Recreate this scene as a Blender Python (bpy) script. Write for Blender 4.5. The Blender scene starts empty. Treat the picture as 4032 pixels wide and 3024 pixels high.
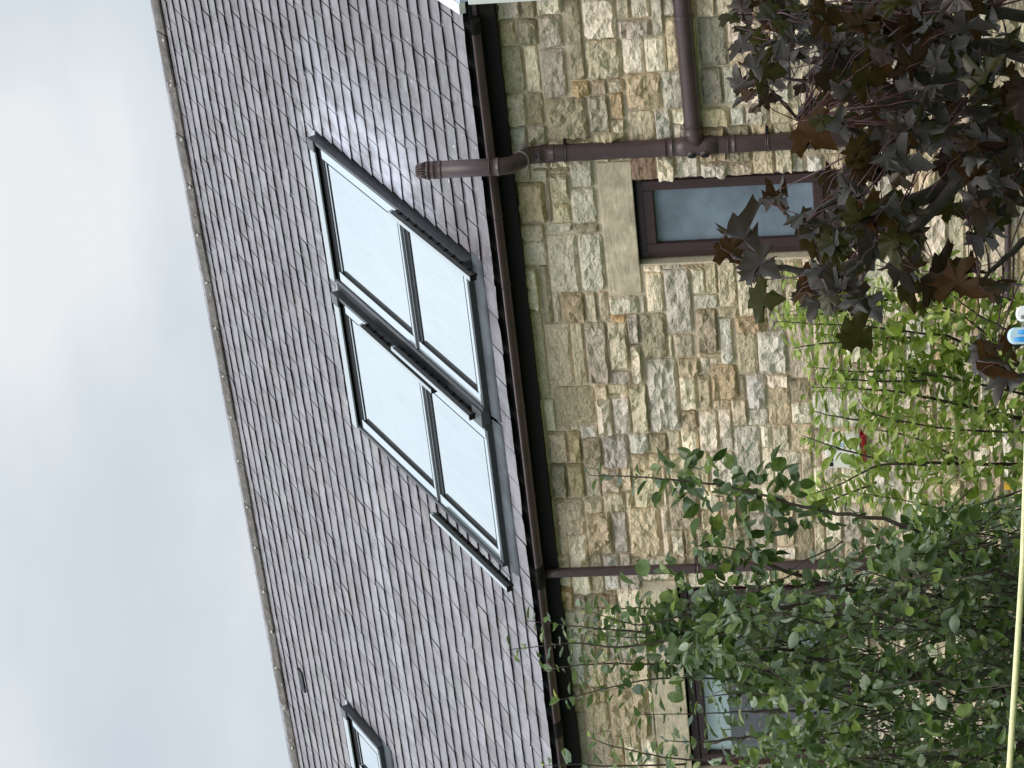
import bpy, bmesh, math, random
from mathutils import Vector, Matrix, noise
random.seed(7)
rnd = random.random
def U(a, b): return a + (b - a) * rnd()
sc = bpy.context.scene
C = sc.collection

# ------------------------------------------------------------------ camera
YAW, PIT, ROL = 0.54868326, 0.12608321, -0.04155547
FPX = 10787.9                      # focal length in pixels of the 4032 px wide picture
ZC = 1.8                           # eye height
fwd = Vector((-math.sin(YAW) * math.cos(PIT), math.cos(YAW) * math.cos(PIT), math.sin(PIT)))
r0 = Vector((math.cos(YAW), math.sin(YAW), 0)); u0 = r0.cross(fwd)
RT = math.cos(ROL) * r0 + math.sin(ROL) * u0
UP = -math.sin(ROL) * r0 + math.cos(ROL) * u0
CAM = Vector((0, 0, ZC))
cam = bpy.data.cameras.new('camera'); camo = bpy.data.objects.new('camera', cam); C.objects.link(camo)
cam.sensor_width = 36; cam.lens = FPX / 4032 * 36; cam.clip_end = 3000; cam.clip_start = .05
# the phone was held on its side: the picture's left is the way up
camo.matrix_world = Matrix(((-UP.x, RT.x, -fwd.x, 0), (-UP.y, RT.y, -fwd.y, 0), (-UP.z, RT.z, -fwd.z, ZC), (0, 0, 0, 1)))
sc.camera = camo

# ------------------------------------------------------------------ sky, sun, exposure
SUN_EL, SUN_AZ = math.radians(58), math.radians(150)   # behind the camera, high
world = bpy.data.worlds.new('World'); sc.world = world; world.use_nodes = True
nt = world.node_tree; nt.nodes.clear()
def N(nt, t, **k):
    n = nt.nodes.new(t)
    for a, v in k.items(): setattr(n, a, v)
    return n
def L(nt, a, b): nt.links.new(a, b)
out = N(nt, 'ShaderNodeOutputWorld'); bg = N(nt, 'ShaderNodeBackground'); bg.inputs[1].default_value = .1
RIFT = (-.435, .865, .262)
sky = N(nt, 'ShaderNodeTexSky', sky_type='NISHITA', sun_disc=False, sun_elevation=SUN_EL, sun_rotation=SUN_AZ)
tc = N(nt, 'ShaderNodeTexCoord'); sep = N(nt, 'ShaderNodeSeparateXYZ'); L(nt, tc.outputs['Generated'], sep.inputs[0])
mp = N(nt, 'ShaderNodeMapping'); mp.inputs['Scale'].default_value = (1, 1, 2.2); mp.inputs['Location'].default_value = (3.35, 1.2, .55)
L(nt, tc.outputs['Generated'], mp.inputs[0])
nz = N(nt, 'ShaderNodeTexNoise'); nz.inputs['Scale'].default_value = 6.5; nz.inputs['Detail'].default_value = 5; nz.inputs['Roughness'].default_value = .48
nz.inputs['Distortion'].default_value = .25
L(nt, mp.outputs[0], nz.inputs['Vector'])
cr = N(nt, 'ShaderNodeValToRGB')
cr.color_ramp.elements[0].position = .30; cr.color_ramp.elements[0].color = (5.3, 5.85, 6.4, 1)
cr.color_ramp.elements[1].position = .76; cr.color_ramp.elements[1].color = (7.3, 7.5, 7.65, 1)
e = cr.color_ramp.elements.new(.5); e.color = (5.75, 6.3, 6.7, 1)
# a broad bright rift in the cloud deck above the ridge, broken up by the noise
vd = N(nt, 'ShaderNodeVectorMath', operation='DISTANCE'); L(nt, tc.outputs['Generated'], vd.inputs[0]); vd.inputs[1].default_value = RIFT
rb = N(nt, 'ShaderNodeMapRange', interpolation_type='SMOOTHSTEP'); rb.inputs[1].default_value = .14; rb.inputs[2].default_value = .0; rb.inputs[3].default_value = -.08; rb.inputs[4].default_value = .26; L(nt, vd.outputs['Value'], rb.inputs[0])
ad = N(nt, 'ShaderNodeMath', operation='ADD'); L(nt, nz.outputs[0], ad.inputs[0]); L(nt, rb.outputs[0], ad.inputs[1])
L(nt, ad.outputs[0], cr.inputs[0])
# overcast sky is brighter towards the zenith
grad = N(nt, 'ShaderNodeMapRange'); grad.inputs[1].default_value = .30; grad.inputs[2].default_value = .95
grad.inputs[3].default_value = 1; grad.inputs[4].default_value = 2.5; L(nt, sep.outputs[2], grad.inputs[0])
mul = N(nt, 'ShaderNodeMixRGB', blend_type='MULTIPLY'); mul.inputs[0].default_value = 1
L(nt, cr.outputs[0], mul.inputs[1]); L(nt, grad.outputs[0], mul.inputs[2])
mx = N(nt, 'ShaderNodeMixRGB'); mx.inputs[0].default_value = .95
L(nt, sky.outputs[0], mx.inputs[1]); L(nt, mul.outputs[0], mx.inputs[2])
L(nt, mx.outputs[0], bg.inputs[0]); L(nt, bg.outputs[0], out.inputs[0])
sl = bpy.data.lights.new('sun', 'SUN'); sl.energy = 1.45; sl.angle = math.radians(40); sl.color = (1, .91, .79)
so = bpy.data.objects.new('sun', sl); C.objects.link(so)
sd = Vector((math.sin(SUN_AZ) * math.cos(SUN_EL), math.cos(SUN_AZ) * math.cos(SUN_EL), math.sin(SUN_EL)))
so.rotation_euler = sd.to_track_quat('Z', 'Y').to_euler()
vs = sc.view_settings; vs.view_transform = 'Standard'; vs.look = 'None'; vs.gamma = 1; vs.exposure = 0.24; vs.use_curve_mapping = False

# ------------------------------------------------------------------ helpers
YE, ZE, RP = 15.066, 4.0522, 0.59496          # eave line, roof pitch
CP, SP = math.cos(RP), math.sin(RP)
YW = YE + .15                                  # face of the wall
RIDGE = 5.53
def ray(px, py):                               # direction through a point of the photograph
    u, v = 3024 - py, px
    return fwd + RT * ((u - 1512) / FPX) - UP * ((v - 2016) / FPX)
def at(px, py, dist):                          # a point that far along the view
    return CAM + ray(px, py) * dist
def pix(p):
    d = Vector(p) - CAM; w = d.dot(fwd)
    u = 1512 + FPX * d.dot(RT) / w; v = 2016 - FPX * d.dot(UP) / w
    return v, 3024 - u
def onwall(px, py, dy=0):
    d = ray(px, py); p = CAM + d * ((YW + dy) / d.y); return p.x, p.z
def R3(x, v, n=0): return Vector((x, YE + v * CP - n * SP, ZE + v * SP + n * CP))   # roof coordinates

def mat(name, col, rough=.6, spec=.5, metal=0, **k):
    m = bpy.data.materials.new(name); m.use_nodes = True
    b = m.node_tree.nodes['Principled BSDF']
    b.inputs['Base Color'].default_value = (*col, 1); b.inputs['Roughness'].default_value = rough
    b.inputs['Specular IOR Level'].default_value = spec; b.inputs['Metallic'].default_value = metal
    return m
def bsdf(m): return m.node_tree.nodes['Principled BSDF']
def grain(m, scale, amt, bump=0, bscale=None, dist=.01, detail=4, vec=None, lo=.3, hi=.7):
    """multiply the base colour by noise, add bump"""
    t = m.node_tree; b = bsdf(m)
    geo = N(t, 'ShaderNodeNewGeometry')
    src = geo.outputs['Position']
    if vec:
        mpn = N(t, 'ShaderNodeMapping'); mpn.inputs['Scale'].default_value = vec; L(t, src, mpn.inputs[0]); src = mpn.outputs[0]
    n = N(t, 'ShaderNodeTexNoise'); n.inputs['Scale'].default_value = scale; n.inputs['Detail'].default_value = detail
    n.inputs['Roughness'].default_value = .62
    L(t, src, n.inputs['Vector'])
    mr = N(t, 'ShaderNodeMapRange'); mr.inputs[1].default_value = lo; mr.inputs[2].default_value = hi
    mr.inputs[3].default_value = 1 - amt; mr.inputs[4].default_value = 1 + amt; L(t, n.outputs[0], mr.inputs[0])
    mm = N(t, 'ShaderNodeMixRGB', blend_type='MULTIPLY'); mm.inputs[0].default_value = 1
    bc = b.inputs['Base Color']
    if bc.is_linked: L(t, bc.links[0].from_socket, mm.inputs[1])
    else: mm.inputs[1].default_value = bc.default_value
    L(t, mr.outputs[0], mm.inputs[2]); L(t, mm.outputs[0], bc)
    if bump:
        n2 = N(t, 'ShaderNodeTexNoise'); n2.inputs['Scale'].default_value = bscale or scale; n2.inputs['Detail'].default_value = 5
        n2.inputs['Roughness'].default_value = .6
        L(t, src, n2.inputs['Vector'])
        bp = N(t, 'ShaderNodeBump'); bp.inputs['Strength'].default_value = bump; bp.inputs['Distance'].default_value = dist
        L(t, n2.outputs[0], bp.inputs['Height']); L(t, bp.outputs[0], b.inputs['Normal'])
    return m

class MB:
    """collects shapes into one mesh"""
    def __init__(s): s.v = []; s.f = []; s.c = []; s.t = []; s.smooth = []
    def add(s, vs, fs, col=None, tone=None, smooth=False):
        o = len(s.v); s.v += [tuple(p) for p in vs]; s.f += [tuple(i + o for i in f) for f in fs]
        s.smooth += [smooth] * len(fs)
        s.c += [col] * len(vs); s.t += [tone] * len(vs)
        return s
    def box(s, a, b, fn=None, **k):
        (x0, y0, z0), (x1, y1, z1) = a, b
        vs = [(x0,y0,z0),(x1,y0,z0),(x1,y1,z0),(x0,y1,z0),(x0,y0,z1),(x1,y0,z1),(x1,y1,z1),(x0,y1,z1)]
        if fn: vs = [fn(*p) for p in vs]
        return s.add(vs, [(0,3,2,1),(4,5,6,7),(0,1,5,4),(1,2,6,5),(2,3,7,6),(3,0,4,7)], **k)
    def tube(s, pts, rad, n=8, cap=True, **k):
        pts = [Vector(p) for p in pts]
        if not hasattr(rad, '__len__'): rad = [rad] * len(pts)
        rings = []; ref = None
        for i, p in enumerate(pts):
            d = (pts[min(i+1, len(pts)-1)] - pts[max(i-1, 0)]).normalized()
            if ref is None:
                ref = d.orthogonal().normalized()
            ref = (ref - d * ref.dot(d)).normalized()
            w = d.cross(ref)
            rings.append([p + (ref * math.cos(2*math.pi*j/n) + w * math.sin(2*math.pi*j/n)) * rad[i] for j in range(n)])
        vs = [q for r in rings for q in r]; fs = []
        for i in range(len(pts)-1):
            for j in range(n):
                a, b = i*n+j, i*n+(j+1) % n
                fs.append((a, b, b+n, a+n))
        if cap: fs += [tuple(range(n-1, -1, -1)), tuple(range((len(pts)-1)*n, len(pts)*n))]
        k.setdefault('smooth', True)
        return s.add(vs, fs, **k)
    def mesh(s, name):
        me = bpy.data.meshes.new(name); me.from_pydata(s.v, [], s.f)
        me.polygons.foreach_set('use_smooth', s.smooth)
        if any(c is not None for c in s.c):
            a = me.attributes.new('tint', 'FLOAT_COLOR', 'POINT')
            a.data.foreach_set('color', [q for c in s.c for q in ((c or (.3,.3,.3)) + (1,))])
        if any(t is not None for t in s.t):
            a = me.attributes.new('tone', 'FLOAT', 'POINT')
            a.data.foreach_set('value', [t or 0. for t in s.t])
        me.update(); return me
    def build(s, name, m, parent=None, **k):
        o = bpy.data.objects.new(name, s.mesh(name)); C.objects.link(o); o.data.materials.append(m)
        if parent: o.parent = parent
        for a, v in k.items(): o[a] = v
        return o
def obj(name, me, parent=None, mw=None, **k):
    o = bpy.data.objects.new(name, me); C.objects.link(o)
    if parent: o.parent = parent
    if mw is not None: o.matrix_basis = mw
    for a, v in k.items(): o[a] = v
    return o
def empty(name, loc=(0,0,0), **k):
    o = bpy.data.objects.new(name, None); C.objects.link(o); o.location = loc; o.empty_display_size = .2
    for a, v in k.items(): o[a] = v
    return o
def bevel(o, w=.003, seg=2):
    md = o.modifiers.new('bevel', 'BEVEL'); md.width = w; md.segments = seg; md.limit_method = 'ANGLE'
    return o

# ------------------------------------------------------------------ materials
def attr_mat(name, rough=.7, spec=.3):
    m = mat(name, (.3,.3,.3), rough, spec)
    a = N(m.node_tree, 'ShaderNodeAttribute', attribute_name='tint'); L(m.node_tree, a.outputs['Color'], bsdf(m).inputs['Base Color'])
    return m
M_stone = attr_mat('sandstone', .85, .25)
grain(M_stone, 9, .16, lo=.3, hi=.7); grain(M_stone, 70, .26, bump=.9, bscale=20, dist=.045, vec=(.7,1,1.3))
def stone_extras(m):
    t = m.node_tree; b = bsdf(m); geo = N(t, 'ShaderNodeNewGeometry')
    # iron staining and dark weathering
    n = N(t, 'ShaderNodeTexNoise'); n.inputs['Scale'].default_value = 6; n.inputs['Detail'].default_value = 5; L(t, geo.outputs['Position'], n.inputs['Vector'])
    r = N(t, 'ShaderNodeMapRange'); r.inputs[1].default_value = .56; r.inputs[2].default_value = .72; r.inputs[4].default_value = .34; L(t, n.outputs[0], r.inputs[0])
    mm = N(t, 'ShaderNodeMixRGB'); L(t, r.outputs[0], mm.inputs[0]); L(t, b.inputs['Base Color'].links[0].from_socket, mm.inputs[1]); mm.inputs[2].default_value = (.46,.33,.18,1)
    v = N(t, 'ShaderNodeTexNoise'); v.inputs['Scale'].default_value = 23; v.inputs['Detail'].default_value = 6; v.inputs['Roughness'].default_value = .7
    mpn = N(t, 'ShaderNodeMapping'); mpn.inputs['Scale'].default_value = (.8, 1, 1.6); mpn.inputs['Location'].default_value = (9, 4, 2); L(t, geo.outputs['Position'], mpn.inputs[0]); L(t, mpn.outputs[0], v.inputs['Vector'])
    r2 = N(t, 'ShaderNodeMapRange'); r2.inputs[1].default_value = .58; r2.inputs[2].default_value = .70; r2.inputs[4].default_value = .38; L(t, v.outputs[0], r2.inputs[0])
    m2 = N(t, 'ShaderNodeMixRGB'); L(t, r2.outputs[0], m2.inputs[0]); L(t, mm.outputs[0], m2.inputs[1]); m2.inputs[2].default_value = (.25,.215,.165,1)
    L(t, m2.outputs[0], b.inputs['Base Color'])
stone_extras(M_stone)
M_dressed = mat('dressed_stone', (.58,.49,.36), .85, .25); grain(M_dressed, 5, .34); grain(M_dressed, 30, .2, vec=(.25,1,1.6)); grain(M_dressed, 60, .16, bump=.25, bscale=70, dist=.006, vec=(.3,1,1.5))
M_mortar = mat('mortar', (.64,.555,.42), .9, .2); grain(M_mortar, 5, .22); grain(M_mortar, 70, .16, bump=.35, dist=.008)
M_slate = attr_mat('slate', .40, .62)
def slate_extras(m):
    t = m.node_tree; b = bsdf(m); geo = N(t, 'ShaderNodeNewGeometry'); pos = geo.outputs['Position']
    def nz(scale, loc=(0,0,0), sc_=(1,1,1), det=5, rough=.6):
        mpn = N(t, 'ShaderNodeMapping'); mpn.inputs['Location'].default_value = loc; mpn.inputs['Scale'].default_value = sc_; L(t, pos, mpn.inputs[0])
        n = N(t, 'ShaderNodeTexNoise'); n.inputs['Scale'].default_value = scale; n.inputs['Detail'].default_value = det; n.inputs['Roughness'].default_value = rough
        L(t, mpn.outputs[0], n.inputs['Vector']); return n.outputs[0]
    def rng(s, a, b_, lo=0, hi=1):
        r = N(t, 'ShaderNodeMapRange'); r.inputs[1].default_value = a; r.inputs[2].default_value = b_; r.inputs[3].default_value = lo; r.inputs[4].default_value = hi
        L(t, s, r.inputs[0]); return r.outputs[0]
    def mix(fac, c1, c2):
        m_ = N(t, 'ShaderNodeMixRGB'); L(t, fac, m_.inputs[0]); L(t, c1, m_.inputs[1])
        if isinstance(c2, tuple): m_.inputs[2].default_value = (*c2, 1)
        else: L(t, c2, m_.inputs[2])
        return m_.outputs[0]
    def mathn(op, a, b_):
        m_ = N(t, 'ShaderNodeMath', operation=op)
        for i, q in enumerate((a, b_)):
            if isinstance(q, (int, float)): m_.inputs[i].default_value = q
            else: L(t, q, m_.inputs[i])
        return m_.outputs[0]
    c = b.inputs['Base Color'].links[0].from_socket
    sx = N(t, 'ShaderNodeSeparateXYZ'); L(t, pos, sx.inputs[0])
    # dark weathered mottling, stronger towards the right-hand verge, partly painting in weaker sky sheen
    side = rng(sx.outputs[0], -12.5, -7.6, .5, 1.0)
    dark = mathn('MULTIPLY', rng(nz(2.4, (3,1,0)), .40, .58, .3, 1), rng(nz(14, (0,7,0), (.6,1,1), 8, .76), .42, .60, .05, 1))
    c = mix(mathn('MULTIPLY', dark, side), c, (.050,.045,.044))
    c = mix(mathn('MULTIPLY', rng(sx.outputs[0], -9.6, -7.0, 0, .8), rng(nz(3.5, (8,8,8)), .35, .6, .25, 1)), c, (.115,.098,.104))  # darker right end, partly painting in the weaker sky sheen there
    streak = mathn('MULTIPLY', rng(nz(5, (2,1,7), (2.4,.35,.35), 7, .7), .50, .66), rng(nz(1.3, (9,3,1)), .40, .62, .15, .75))
    c = mix(streak, c, (.085,.074,.080))
    lich = mathn('MULTIPLY', rng(nz(22, (5,5,5), (.5,1,1), 8, .8), .58, .66), mathn('MULTIPLY', side, .6))
    c = mix(lich, c, (.30,.285,.27))
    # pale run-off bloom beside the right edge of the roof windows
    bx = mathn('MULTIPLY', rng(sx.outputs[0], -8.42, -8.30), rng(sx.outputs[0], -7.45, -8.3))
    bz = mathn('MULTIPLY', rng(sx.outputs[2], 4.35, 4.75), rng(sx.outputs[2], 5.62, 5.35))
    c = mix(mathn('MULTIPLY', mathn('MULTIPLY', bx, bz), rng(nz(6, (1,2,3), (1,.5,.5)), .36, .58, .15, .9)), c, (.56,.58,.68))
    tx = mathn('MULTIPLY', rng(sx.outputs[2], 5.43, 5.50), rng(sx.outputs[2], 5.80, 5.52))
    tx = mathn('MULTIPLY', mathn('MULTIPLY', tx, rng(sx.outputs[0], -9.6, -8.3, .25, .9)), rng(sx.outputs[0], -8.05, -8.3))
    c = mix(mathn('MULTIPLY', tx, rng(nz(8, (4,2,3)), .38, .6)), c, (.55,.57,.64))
    # white specks (bird lime, lichen), mostly near the eave
    sp = mathn('MULTIPLY', rng(nz(30, (2,9,1), (1,1,1), 3, .5), .715, .74), rng(sx.outputs[2], 5.6, 4.1, .0, .9))
    c = mix(sp, c, (.75,.75,.72))
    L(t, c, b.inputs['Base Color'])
    L(t, rng(nz(7, (0,0,0), (1,.4,.4)), .3, .7, .27, .50), b.inputs['Roughness'])
    bp = N(t, 'ShaderNodeBump'); bp.inputs['Strength'].default_value = .3; bp.inputs['Distance'].default_value = .006
    L(t, nz(24, (0,0,0), (.6,1,1)), bp.inputs['Height']); L(t, bp.outputs[0], b.inputs['Normal'])
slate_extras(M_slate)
M_deck = mat('roof_felt', (.02,.02,.02), .9)
M_ridge = mat('ridge_stone', (.13,.118,.108), .85, .2); grain(M_ridge, 12, .4); grain(M_ridge, 60, .3, bump=.5, dist=.01)
M_brown = mat('brown_plastic', (.072,.044,.046), .38, .5); grain(M_brown, 14, .14); grain(M_brown, 5, .22, vec=(1,1,.25)); grain(M_brown, 90, .10)
M_fascia = mat('dark_fascia', (.013,.011,.011), .75, .2)
M_wframe = mat('brown_frame', (.046,.021,.022), .4, .5); grain(M_wframe, 18, .15, vec=(1,1,.2))
M_black = mat('black_cap', (.008,.008,.009), .5, .3)
M_dgrey = mat('grey_aluminium', (.075,.082,.09), .42, .5); grain(M_dgrey, 25, .12)
M_lgrey = mat('pale_aluminium_and_sheen', (.40,.44,.47), .35, .6)  # also the painted sky sheen on hoods and rail tops
M_sash = mat('bright_aluminium', (.56,.61,.64), .12, .6, .9)
M_cover = mat('dark_cover', (.045,.050,.056), .42, .5); grain(M_cover, 25, .12)
M_rail = mat('dark_rail', (.05,.052,.052), .45, .5)
M_lead = mat('lead_apron', (.085,.10,.112), .62, .3); grain(M_lead, 7, .25)
M_white = mat('white_plastic', (.74,.75,.73), .4, .5); grain(M_white, 8, .05)
M_cream = mat('cream_plastic', (.83,.80,.72), .4, .5)
M_red = mat('red_lens', (.42,.015,.025), .25, .6)
M_blue = mat('blue_print', (.10,.33,.62), .5)
M_yellow = mat('yellow_plastic', (.72,.42,.03), .5)
M_room = mat('room_wall', (.10,.10,.10), .9)
M_blind = mat('white_blind', (.84,.88,.89), .7)
M_line = mat('cream_cord', (.80,.76,.42), .45, .4); grain(M_line, 60, .14, bump=.5, bscale=260, dist=.002)
M_peg = mat('pale_blue_peg', (.55,.72,.86), .3, .5); M_pegw = mat('white_peg', (.82,.83,.84), .35, .5); M_pegb = mat('blue_peg_core', (.03,.30,.72), .3, .5)
# mirror-bright coated roof glass
M_rglass = bpy.data.materials.new('coated_roof_glass'); M_rglass.use_nodes = True
b = bsdf(M_rglass); b.inputs['Base Color'].default_value = (.53,.57,.59,1); b.inputs['Metallic'].default_value = .92; b.inputs['Roughness'].default_value = .06
grain(M_rglass, 3.2, .04, vec=(2.2,.6,.6)); grain(M_rglass, 26, .035, vec=(3,.3,.3))
M_spacer = mat('glass_edge', (.30,.33,.36), .12, .8, .6)
M_obscure = mat('obscured_glass', (.17,.21,.265), .36, .6)
grain(M_obscure, 3.2, .32);  # broad tone noise paints cloud reflections into the pane
tt = M_obscure.node_tree; nn = N(tt, 'ShaderNodeTexVoronoi'); nn.inputs['Scale'].default_value = 90; bb = N(tt, 'ShaderNodeBump'); bb.inputs['Strength'].default_value = .18; bb.inputs['Distance'].default_value = .004
gg = N(tt, 'ShaderNodeNewGeometry'); L(tt, gg.outputs['Position'], nn.inputs['Vector']); L(tt, nn.outputs[0], bb.inputs['Height']); L(tt, bb.outputs[0], bsdf(M_obscure).inputs['Normal'])
M_glass = bpy.data.materials.new('window_glass'); M_glass.use_nodes = True
tg = M_glass.node_tree; tg.nodes.clear()
og = N(tg, 'ShaderNodeOutputMaterial'); mg = N(tg, 'ShaderNodeMixShader'); tr = N(tg, 'ShaderNodeBsdfTransparent'); gl = N(tg, 'ShaderNodeBsdfGlossy'); fr = N(tg, 'ShaderNodeLayerWeight')
gl.inputs['Roughness'].default_value = .02; fr.inputs[0].default_value = .3; tr.inputs[0].default_value = (.85,.9,.9,1)
fm = N(tg, 'ShaderNodeMapRange'); fm.inputs[3].default_value = .03; fm.inputs[4].default_value = .6; L(tg, fr.outputs['Facing'], fm.inputs[0]); L(tg, fm.outputs[0], mg.inputs[0]); L(tg, tr.outputs[0], mg.inputs[1]); L(tg, gl.outputs[0], mg.inputs[2]); L(tg, mg.outputs[0], og.inputs[0])

def leaf_mat(name, stops, under, rough=.38, spec=.5, transl=.25):
    m = bpy.data.materials.new(name); m.use_nodes = True; t = m.node_tree; b = bsdf(m)
    at_ = N(t, 'ShaderNodeAttribute', attribute_name='tone'); oi = N(t, 'ShaderNodeObjectInfo')
    ad = N(t, 'ShaderNodeMath', operation='ADD'); L(t, at_.outputs['Fac'], ad.inputs[0]); L(t, oi.outputs['Random'], ad.inputs[1])
    fr_ = N(t, 'ShaderNodeMath', operation='FRACT'); L(t, ad.outputs[0], fr_.inputs[0])
    rp = N(t, 'ShaderNodeValToRGB'); el = rp.color_ramp.elements
    for i, (p, c) in enumerate(stops):
        e = el[i] if i < 2 else el.new(p)
        e.position = p; e.color = (*c, 1)
    L(t, fr_.outputs[0], rp.inputs[0])
    g = N(t, 'ShaderNodeNewGeometry'); n = N(t, 'ShaderNodeTexNoise'); n.inputs['Scale'].default_value = 45; n.inputs['Detail'].default_value = 3; L(t, g.outputs['Position'], n.inputs['Vector'])
    mr = N(t, 'ShaderNodeMapRange'); mr.inputs[1].default_value = .3; mr.inputs[2].default_value = .7; mr.inputs[3].default_value = .75; mr.inputs[4].default_value = 1.25; L(t, n.outputs[0], mr.inputs[0])
    mu = N(t, 'ShaderNodeMixRGB', blend_type='MULTIPLY'); mu.inputs[0].default_value = 1; L(t, rp.outputs[0], mu.inputs[1]); L(t, mr.outputs[0], mu.inputs[2])
    mi = N(t, 'ShaderNodeMixRGB'); L(t, g.outputs['Backfacing'], mi.inputs[0]); L(t, mu.outputs[0], mi.inputs[1]); mi.inputs[2].default_value = (*under, 1)
    L(t, mi.outputs[0], b.inputs['Base Color']); b.inputs['Roughness'].default_value = rough; b.inputs['Specular IOR Level'].default_value = spec
    if transl:
        o = [q for q in t.nodes if q.type == 'OUTPUT_MATERIAL'][0]
        ts = N(t, 'ShaderNodeBsdfTranslucent'); L(t, mu.outputs[0], ts.inputs[0]); ms = N(t, 'ShaderNodeMixShader'); ms.inputs[0].default_value = transl
        L(t, b.outputs[0], ms.inputs[1]); L(t, ts.outputs[0], ms.inputs[2]); L(t, ms.outputs[0], o.inputs[0])
    return m
M_maple = leaf_mat('maple_leaf', [(0,(.075,.034,.011)),(1,(.055,.053,.010)),(.25,(.026,.017,.010)),(.5,(.080,.036,.012)),(.75,(.040,.037,.010))], (.064,.058,.052), .34, .42, .38)
M_apple = leaf_mat('apple_leaf', [(0,(.10,.165,.030)),(1,(.20,.27,.055)),(.4,(.040,.076,.018)),(.75,(.13,.20,.040))], (.33,.40,.27), .29, .7, .32)
M_light = leaf_mat('young_leaf', [(0,(.26,.35,.038)),(1,(.37,.45,.08)),(.5,(.175,.27,.03)),(.8,(.43,.50,.12))], (.37,.44,.15), .4, .45, .35)
M_shoot = leaf_mat('shoot_tip_leaf', [(0,(.34,.40,.06)),(1,(.22,.34,.06))], (.35,.40,.12), .4, .4, .35)
M_bark = mat('bark', (.085,.066,.055), .85, .2); grain(M_bark, 40, .35, bump=.6, dist=.01, vec=(1,1,.3))
M_mbark = mat('maple_bark', (.10,.085,.075), .8, .2); grain(M_mbark, 40, .3, bump=.5, dist=.008)
M_petiole = mat('red_stem', (.055,.014,.016), .5, .4)
M_gstem = mat('green_stem', (.20,.22,.09), .6, .3)
M_ground = mat('lawn', (.05,.085,.025), .9, .1); grain(M_ground, 3, .3); grain(M_ground, 60, .4, bump=.6)

# ------------------------------------------------------------------ ground
MB().add([(-400,-400,0),(400,-400,0),(400,400,0),(-400,400,0)], [(0,1,2,3)]).build('ground', M_ground, kind='structure', label='grass lawn')

# ------------------------------------------------------------------ house
house = empty('stone_house', (-10.5, YW, 0), label='buff rubble stone house with purple slate roof, roof windows and brown drainpipes', category='house')
HOFF = Vector((10.5, -YW, 0))
class HB(MB):                 # same, but placed under the house
    def build(s, name, m, parent=None, **k):
        o = MB.build(s, name, m, parent or house, **k)
        if parent is None: o.location = HOFF
        return o
XL, XR = -17.6, -6.52
# wall openings (x0, x1, z0, z1)
W1 = (-8.455, -7.845, 1.905, 3.155)
W2 = (-12.62, -10.99, 1.95, 3.095)
ZT = 3.90
wm = HB(); YM = YW + .007; YB = YW + .32
def wseg(x0, x1, z0, z1):
    if x1 - x0 > 1e-4 and z1 - z0 > 1e-4: wm.box((x0, YM, z0), (x1, YB, z1))
wseg(XL, W2[0], 0, ZT); wseg(W2[1], W1[0], 0, ZT); wseg(W1[1], XR, 0, ZT)
for w in (W1, W2): wseg(w[0], w[1], 0, w[2]); wseg(w[0], w[1], w[3], ZT)
wall = wm.build('wall', M_mortar)
# rest of the shell: gables, back wall, floor
D2 = 2 * RIDGE * CP
sh = HB(); yb = YE + D2 - .15
sh.box((XL, YB + .003, 0), (XL + .3, yb, 3.95)); sh.box((XR - .3, YB + .003, 0), (XR, yb, 3.95)); sh.box((XL, yb + .003, 0), (XR, yb + .3, 3.95))
for x in (XL + .02, XR - .28):
    a = [(x, YE + .2, 3.96), (x, YE + D2 - .2, 3.96), (x, YE + RIDGE * CP, ZE + RIDGE * SP - .12)]
    sh.add(a + [(p[0] + .26, p[1], p[2]) for p in a], [(0,2,1),(3,4,5),(0,1,4,3),(1,2,5,4),(2,0,3,5)])
sh.build('rear_wall', M_mortar)
rm = HB(); rm.box((XL + .35, YB + .9, .3), (XR - .35, YB + .95, 3.8)); rm.box((XL + .35, YB + .01, .3), (XR - .35, YB + .9, .35)); rm.build('interior_partition', M_room)

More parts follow.
